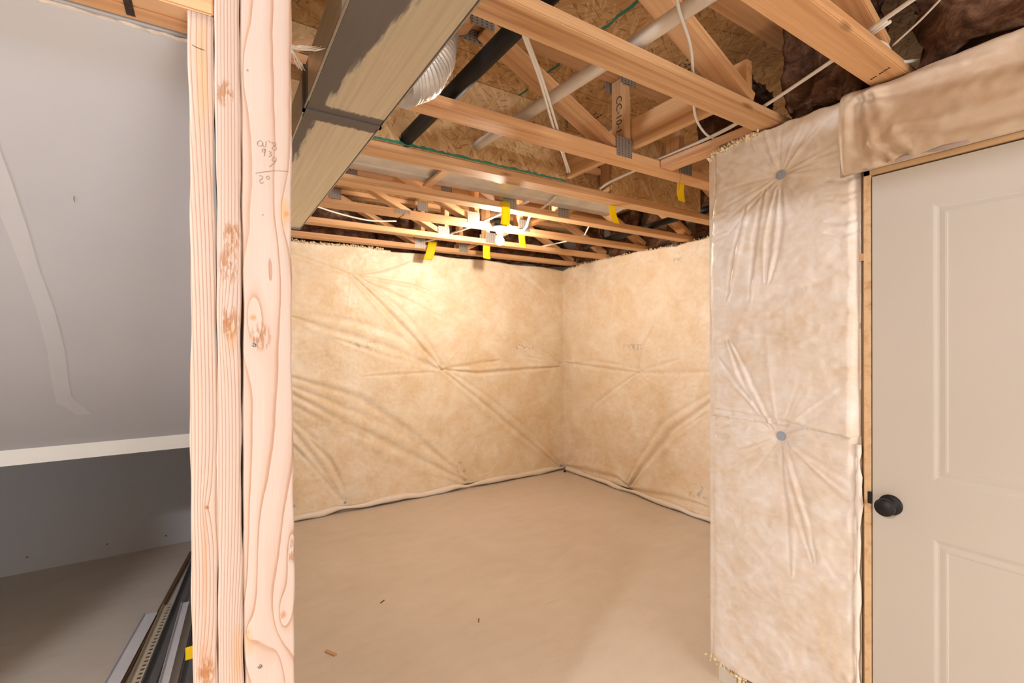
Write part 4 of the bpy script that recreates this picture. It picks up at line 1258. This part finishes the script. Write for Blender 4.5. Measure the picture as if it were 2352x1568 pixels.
tag_paper((2.128, FAR[3] + 0.004, 2.352), 0.058, 0.118, 'yellow tag hanging before the end of the return duct', 0.32, 0.6)
tag_paper((1.580, FAR[4] - TW - 0.002, 2.380), 0.066, 0.150, 'yellow tag folded over the truss just above the bulb', -0.05, -0.5)
tag_paper((2.105, FAR[5] + 0.004, 2.352), 0.064, 0.105, 'yellow tag right of the bulb', 0.15, 0.5)
tag_paper((2.075, FAR[6] + 0.004, 2.352), 0.072, 0.125, 'yellow tag partly behind the bulb', 0.0, 0.3)
tag_paper((1.735, FAR[7] - TW - 0.004, 2.418), 0.085, 0.178, 'bent yellow tag left of the bulb, casting a shadow on the back wall', -0.30, -0.9)
# a seventh tag pokes out behind the trimmer, low on the left
yt = thing('warning_tag', (-0.034, 1.092, 0.91), 'small yellow slip poking out behind the trimmer stud near the floor', 'tag', 'yellow paper tags on the trusses')
box('paper', (-0.045, 1.090, 0.893), (-0.005, 1.0908, 0.917), YELLOW, yt)

# ------------------------------------------------------------------ door
d1 = bpy.data.objects.new('door_1', None)
put(d1, None, Matrix.Translation((XD, 0.3, 0.01)))
tag(d1, 'cream two-panel door with a black round knob', kind='structure')
XF = XD - 0.004            # door face
def door_leaf():
    y0, y1 = 0.682, -0.10       # latch edge, hinge edge (world y)
    z0, z1 = 0.012, 2.040
    panels = [(0.525, 0.057, 1.063, 1.912), (0.525, 0.057, 0.24, 0.885)]
    rings = [(0.0, 0.0), (0.004, 0.0006), (0.010, 0.0028), (0.015, 0.0034), (0.022, 0.0026), (0.028, 0.0020), (0.033, 0.0024), (0.035, 0.0036), (0.039, 0.0038)]
    bm = bmesh.new()
    def loop(pa, ins, dep):
        a, b, lo, hi = pa
        return [bm.verts.new((XF + dep, y, z)) for y, z in ((a - ins, lo + ins), (b + ins, lo + ins), (b + ins, hi - ins), (a - ins, hi - ins))]
    outer = [bm.verts.new((XF, y, z)) for y, z in ((y0, z0), (y1, z0), (y1, z1), (y0, z1))]
    # stiles and rails as quads on a 3 x 5 grid
    Y = [y0, 0.525, 0.057, y1]; Z = [z0, 0.24, 0.885, 1.063, 1.912, z1]
    g = [[bm.verts.new((XF, y, z)) for z in Z] for y in Y]
    for i in range(3):
        for j in range(5):
            if i == 1 and j in (1, 3): continue
            bm.faces.new((g[i][j], g[i + 1][j], g[i + 1][j + 1], g[i][j + 1]))
    for j in (1, 3):
        prev = [g[1][j], g[2][j], g[2][j + 1], g[1][j + 1]]
        pa = (0.525, 0.057, Z[j], Z[j + 1])
        for ins, dep in rings[1:]:
            cur = loop(pa, ins, dep)
            for k in range(4): bm.faces.new((prev[k], prev[(k + 1) % 4], cur[(k + 1) % 4], cur[k]))
            prev = cur
        bm.faces.new(prev)
    for v in outer: bm.verts.remove(v)
    # back and edges
    bk_ = [bm.verts.new((XF + 0.035, y, z)) for y, z in ((y0, z0), (y1, z0), (y1, z1), (y0, z1))]
    bm.faces.new(bk_[::-1])
    bm.faces.new([g[i][0] for i in range(4)][::-1] + [bk_[0], bk_[1]][0:2] if False else ([g[3][0], g[2][0], g[1][0], g[0][0], bk_[0], bk_[1]]))
    bm.faces.new([g[0][5], g[1][5], g[2][5], g[3][5], bk_[2], bk_[3]])
    bm.faces.new([g[0][j] for j in range(6)] + [bk_[3], bk_[0]])
    bm.faces.new([g[3][j] for j in range(5, -1, -1)] + [bk_[1], bk_[2]])
    return from_bm('door_leaf', bm, DOORP, d1)
door_leaf()
box('jamb', (XD - 0.010, 0.686, 0.0), (XD + 0.10, 0.7045, 2.064), JAMBW, d1, 0.001)
box('jamb', (XD - 0.010, -0.125, 0.0), (XD + 0.10, -0.105, 2.064), JAMBW, d1, 0.001)
jh = board('head_jamb', (XD + 0.045, -0.125, 2.0545), (XD + 0.045, 0.7045, 2.0545), (1, 0, 0), 0.11, 0.018, JAMBW, d1, 0.001)
box('shim', (XD + 0.0, 0.706, 1.765), (XD + 0.05, 0.722, 1.79), WOODP, d1)
box('strike_plate', (XD - 0.0115, 0.683, 0.944), (XD - 0.004, 0.697, 0.990), KNOB, d1, 0.003)
kz, ky = 0.958, 0.632
kn = lathe('knob', [(0.0005, 0.0), (0.0325, 0.0), (0.0325, 0.006), (0.030, 0.009), (0.0135, 0.010), (0.0125, 0.030), (0.016, 0.036), (0.0255, 0.038), (0.0275, 0.041), (0.0278, 0.052), (0.0265, 0.055), (0.0005, 0.0555)], (XF, ky, kz), (-1, 0, 0), KNOB, d1, 40)
tag(kn, 'flat round black knob on a round rose')
# wall above and beside the door
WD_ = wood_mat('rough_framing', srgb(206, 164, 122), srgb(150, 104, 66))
js = thing('jack_stud', (XD + 0.06, 0.73, 0.0), 'timber stud in the shadow between blanket and door jamb', 'stud')
board('timber', (XD + 0.062, 0.7245, 0.0), (XD + 0.062, 0.7245, 2.26), (1, 0, 0), 0.089, 0.036, WD_, js)
dh = thing('door_header', (XD + 0.06, 0.3, 2.09), 'rough timber header in shadow above the door jamb', 'beam')
board('timber', (XD + 0.055, -0.2, 2.165), (XD + 0.055, 0.717, 2.165), (0, 0, 1), 0.19, 0.085, WD_, dh)
tag(box('wall_door', (XD + 0.02, -4.4, 0), (XD + 0.1, -0.13, 2.262), DRYW), 'wall that carries the door', kind='structure')
tag(box('wall_door_back', (XD + 0.105, -0.2, 0), (XD + 0.12, 1.18, 2.26), DRYW), 'inner lining of the door wall', kind='structure')

# ------------------------------------------------------------------ trims lying on the closet floor
def angle_bead(p0, p1, w1, w2, mat, label, holes=False, name='corner_bead', flip=1):
    """L-shaped bead lying on the floor from p0 to p1"""
    t = thing(name, p0, label, 'trim', 'drywall trims on the closet floor')
    a, b = Vector(p0), Vector(p1)
    d = (b - a).normalized(); s = Vector((d.y, -d.x, 0)) * flip; upv = Vector((0, 0, 1)); th = 0.0015
    def sheet(nm, base, side, nrm, wdt, perforate):
        bm = bmesh.new(); L = (b - a).length
        n = int(L / 0.03) if perforate else 1
        def quad(u0, u1, v0, v1):
            q = [base + d * u + side * v for u, v in ((u0, v0), (u1, v0), (u1, v1), (u0, v1))]
            vs = [bm.verts.new(x) for x in q] + [bm.verts.new(x + nrm * th) for x in q]
            for f in ((3, 2, 1, 0), (4, 5, 6, 7), (0, 1, 5, 4), (1, 2, 6, 5), (2, 3, 7, 6), (3, 0, 4, 7)):
                bm.faces.new([vs[i] for i in f])
        if perforate:
            quad(0, L, 0, wdt * 0.55); quad(0, L, wdt * 0.85, wdt)
            for k in range(n): quad(L * k / n, L * (k + 0.5) / n, wdt * 0.55, wdt * 0.85)
        else:
            quad(0, L, 0, wdt)
        return from_bm(nm, bm, mat, t)
    sheet('flange', a, s, upv, w1, holes)
    sheet('upright_flange', a, upv, s, w2, False)
    return t
angle_bead((-0.450, 2.30, 0.022), (-0.315, 3.22, 0.022), 0.060, 0.012, VINYL, 'white corner bead, leftmost of the trims lying in the stair closet')
angle_bead((-0.345, 2.30, 0.024), (-0.235, 3.27, 0.024), 0.046, 0.016, CREAM, 'cream perforated bead between the white ones on the closet floor', True)
angle_bead((-0.215, 2.25, 0.034), (-0.150, 3.22, 0.034), 0.036, 0.012, VINYL, 'white angle bead closest to the trimmer stud', False)
mt_ = thing('metal_track', (-0.19, 2.9, 0.004), 'long grey steel track among the trims on the closet floor', 'trim', 'drywall trims on the closet floor')
bm = bmesh.new()
def bar(bm, a, b, w, z0, z1):
    a, b = Vector(a), Vector(b); d = (b - a).normalized(); s = Vector((d.y, -d.x, 0)) * w / 2
    q = [a - s, a + s, b + s, b - s]
    vs = [bm.verts.new((p.x, p.y, z0)) for p in q] + [bm.verts.new((p.x, p.y, z1)) for p in q]
    for f in ((3, 2, 1, 0), (4, 5, 6, 7), (0, 1, 5, 4), (1, 2, 6, 5), (2, 3, 7, 6), (3, 0, 4, 7)): bm.faces.new([vs[i] for i in f])
bar(bm, (-0.275, 2.2, 0), (-0.092, 3.88, 0), 0.055, 0.004, 0.006)
bar(bm, (-0.3015, 2.2, 0), (-0.119, 3.88, 0), 0.002, 0.006, 0.03)
bar(bm, (-0.2485, 2.2, 0), (-0.065, 3.88, 0), 0.002, 0.006, 0.03)
from_bm('channel', bm, DARKMET, mt_)
tr = thing('metal_track', (-0.08, 2.9, 0.001), 'second steel track lying under the white angle bead', 'trim', 'drywall trims on the closet floor')
bm = bmesh.new()
bar(bm, (-0.125, 2.2, 0), (-0.045, 3.3, 0), 0.05, 0.001, 0.003); bar(bm, (-0.152, 2.2, 0), (-0.072, 3.3, 0), 0.002, 0.003, 0.03); bar(bm, (-0.098, 2.2, 0), (-0.018, 3.3, 0), 0.002, 0.003, 0.03)
from_bm('channel', bm, DARKMET, tr)
lt = thing('wood_lath', (-0.25, 3.0, 0.0), 'thin brown lath reaching towards the closet end wall', 'lath', 'drywall trims on the closet floor')
bm = bmesh.new()
bar(bm, (-0.395, 2.30, 0), (-0.128, 4.03, 0), 0.020, 0.001, 0.016)
from_bm('timber', bm, LATH, lt)

# debris on the floor
def chip(x, y, l, w_, a, label, name='wood_chip'):
    t = thing(name, (x, y, 0), label, 'debris')
    c, s = math.cos(a), math.sin(a)
    m4 = Matrix(((c, -s, 0, x), (s, c, 0, y), (0, 0, 1, 0.0), (0, 0, 0, 1)))
    bm = bmesh.new(); add_box(bm, (-l / 2, -w_ / 2, 0.0), (l / 2, w_ / 2, 0.005))
    bmesh.ops.bevel(bm, geom=list(bm.edges), offset=0.001, segments=1, affect='EDGES')
    from_bm('sliver', bm, LATH if l < 0.05 else WOODP, t, m4)
chip(0.475, 2.375, 0.07, 0.016, -1.05, 'flat wood chip on the floor, nearest the wide stud')
chip(0.819, 2.681, 0.035, 0.006, 0.6, 'tiny brown sliver on the open floor beyond the wood chip')
chip(1.198, 2.221, 0.032, 0.005, 1.0, 'tiny brown sliver near the middle of the floor')
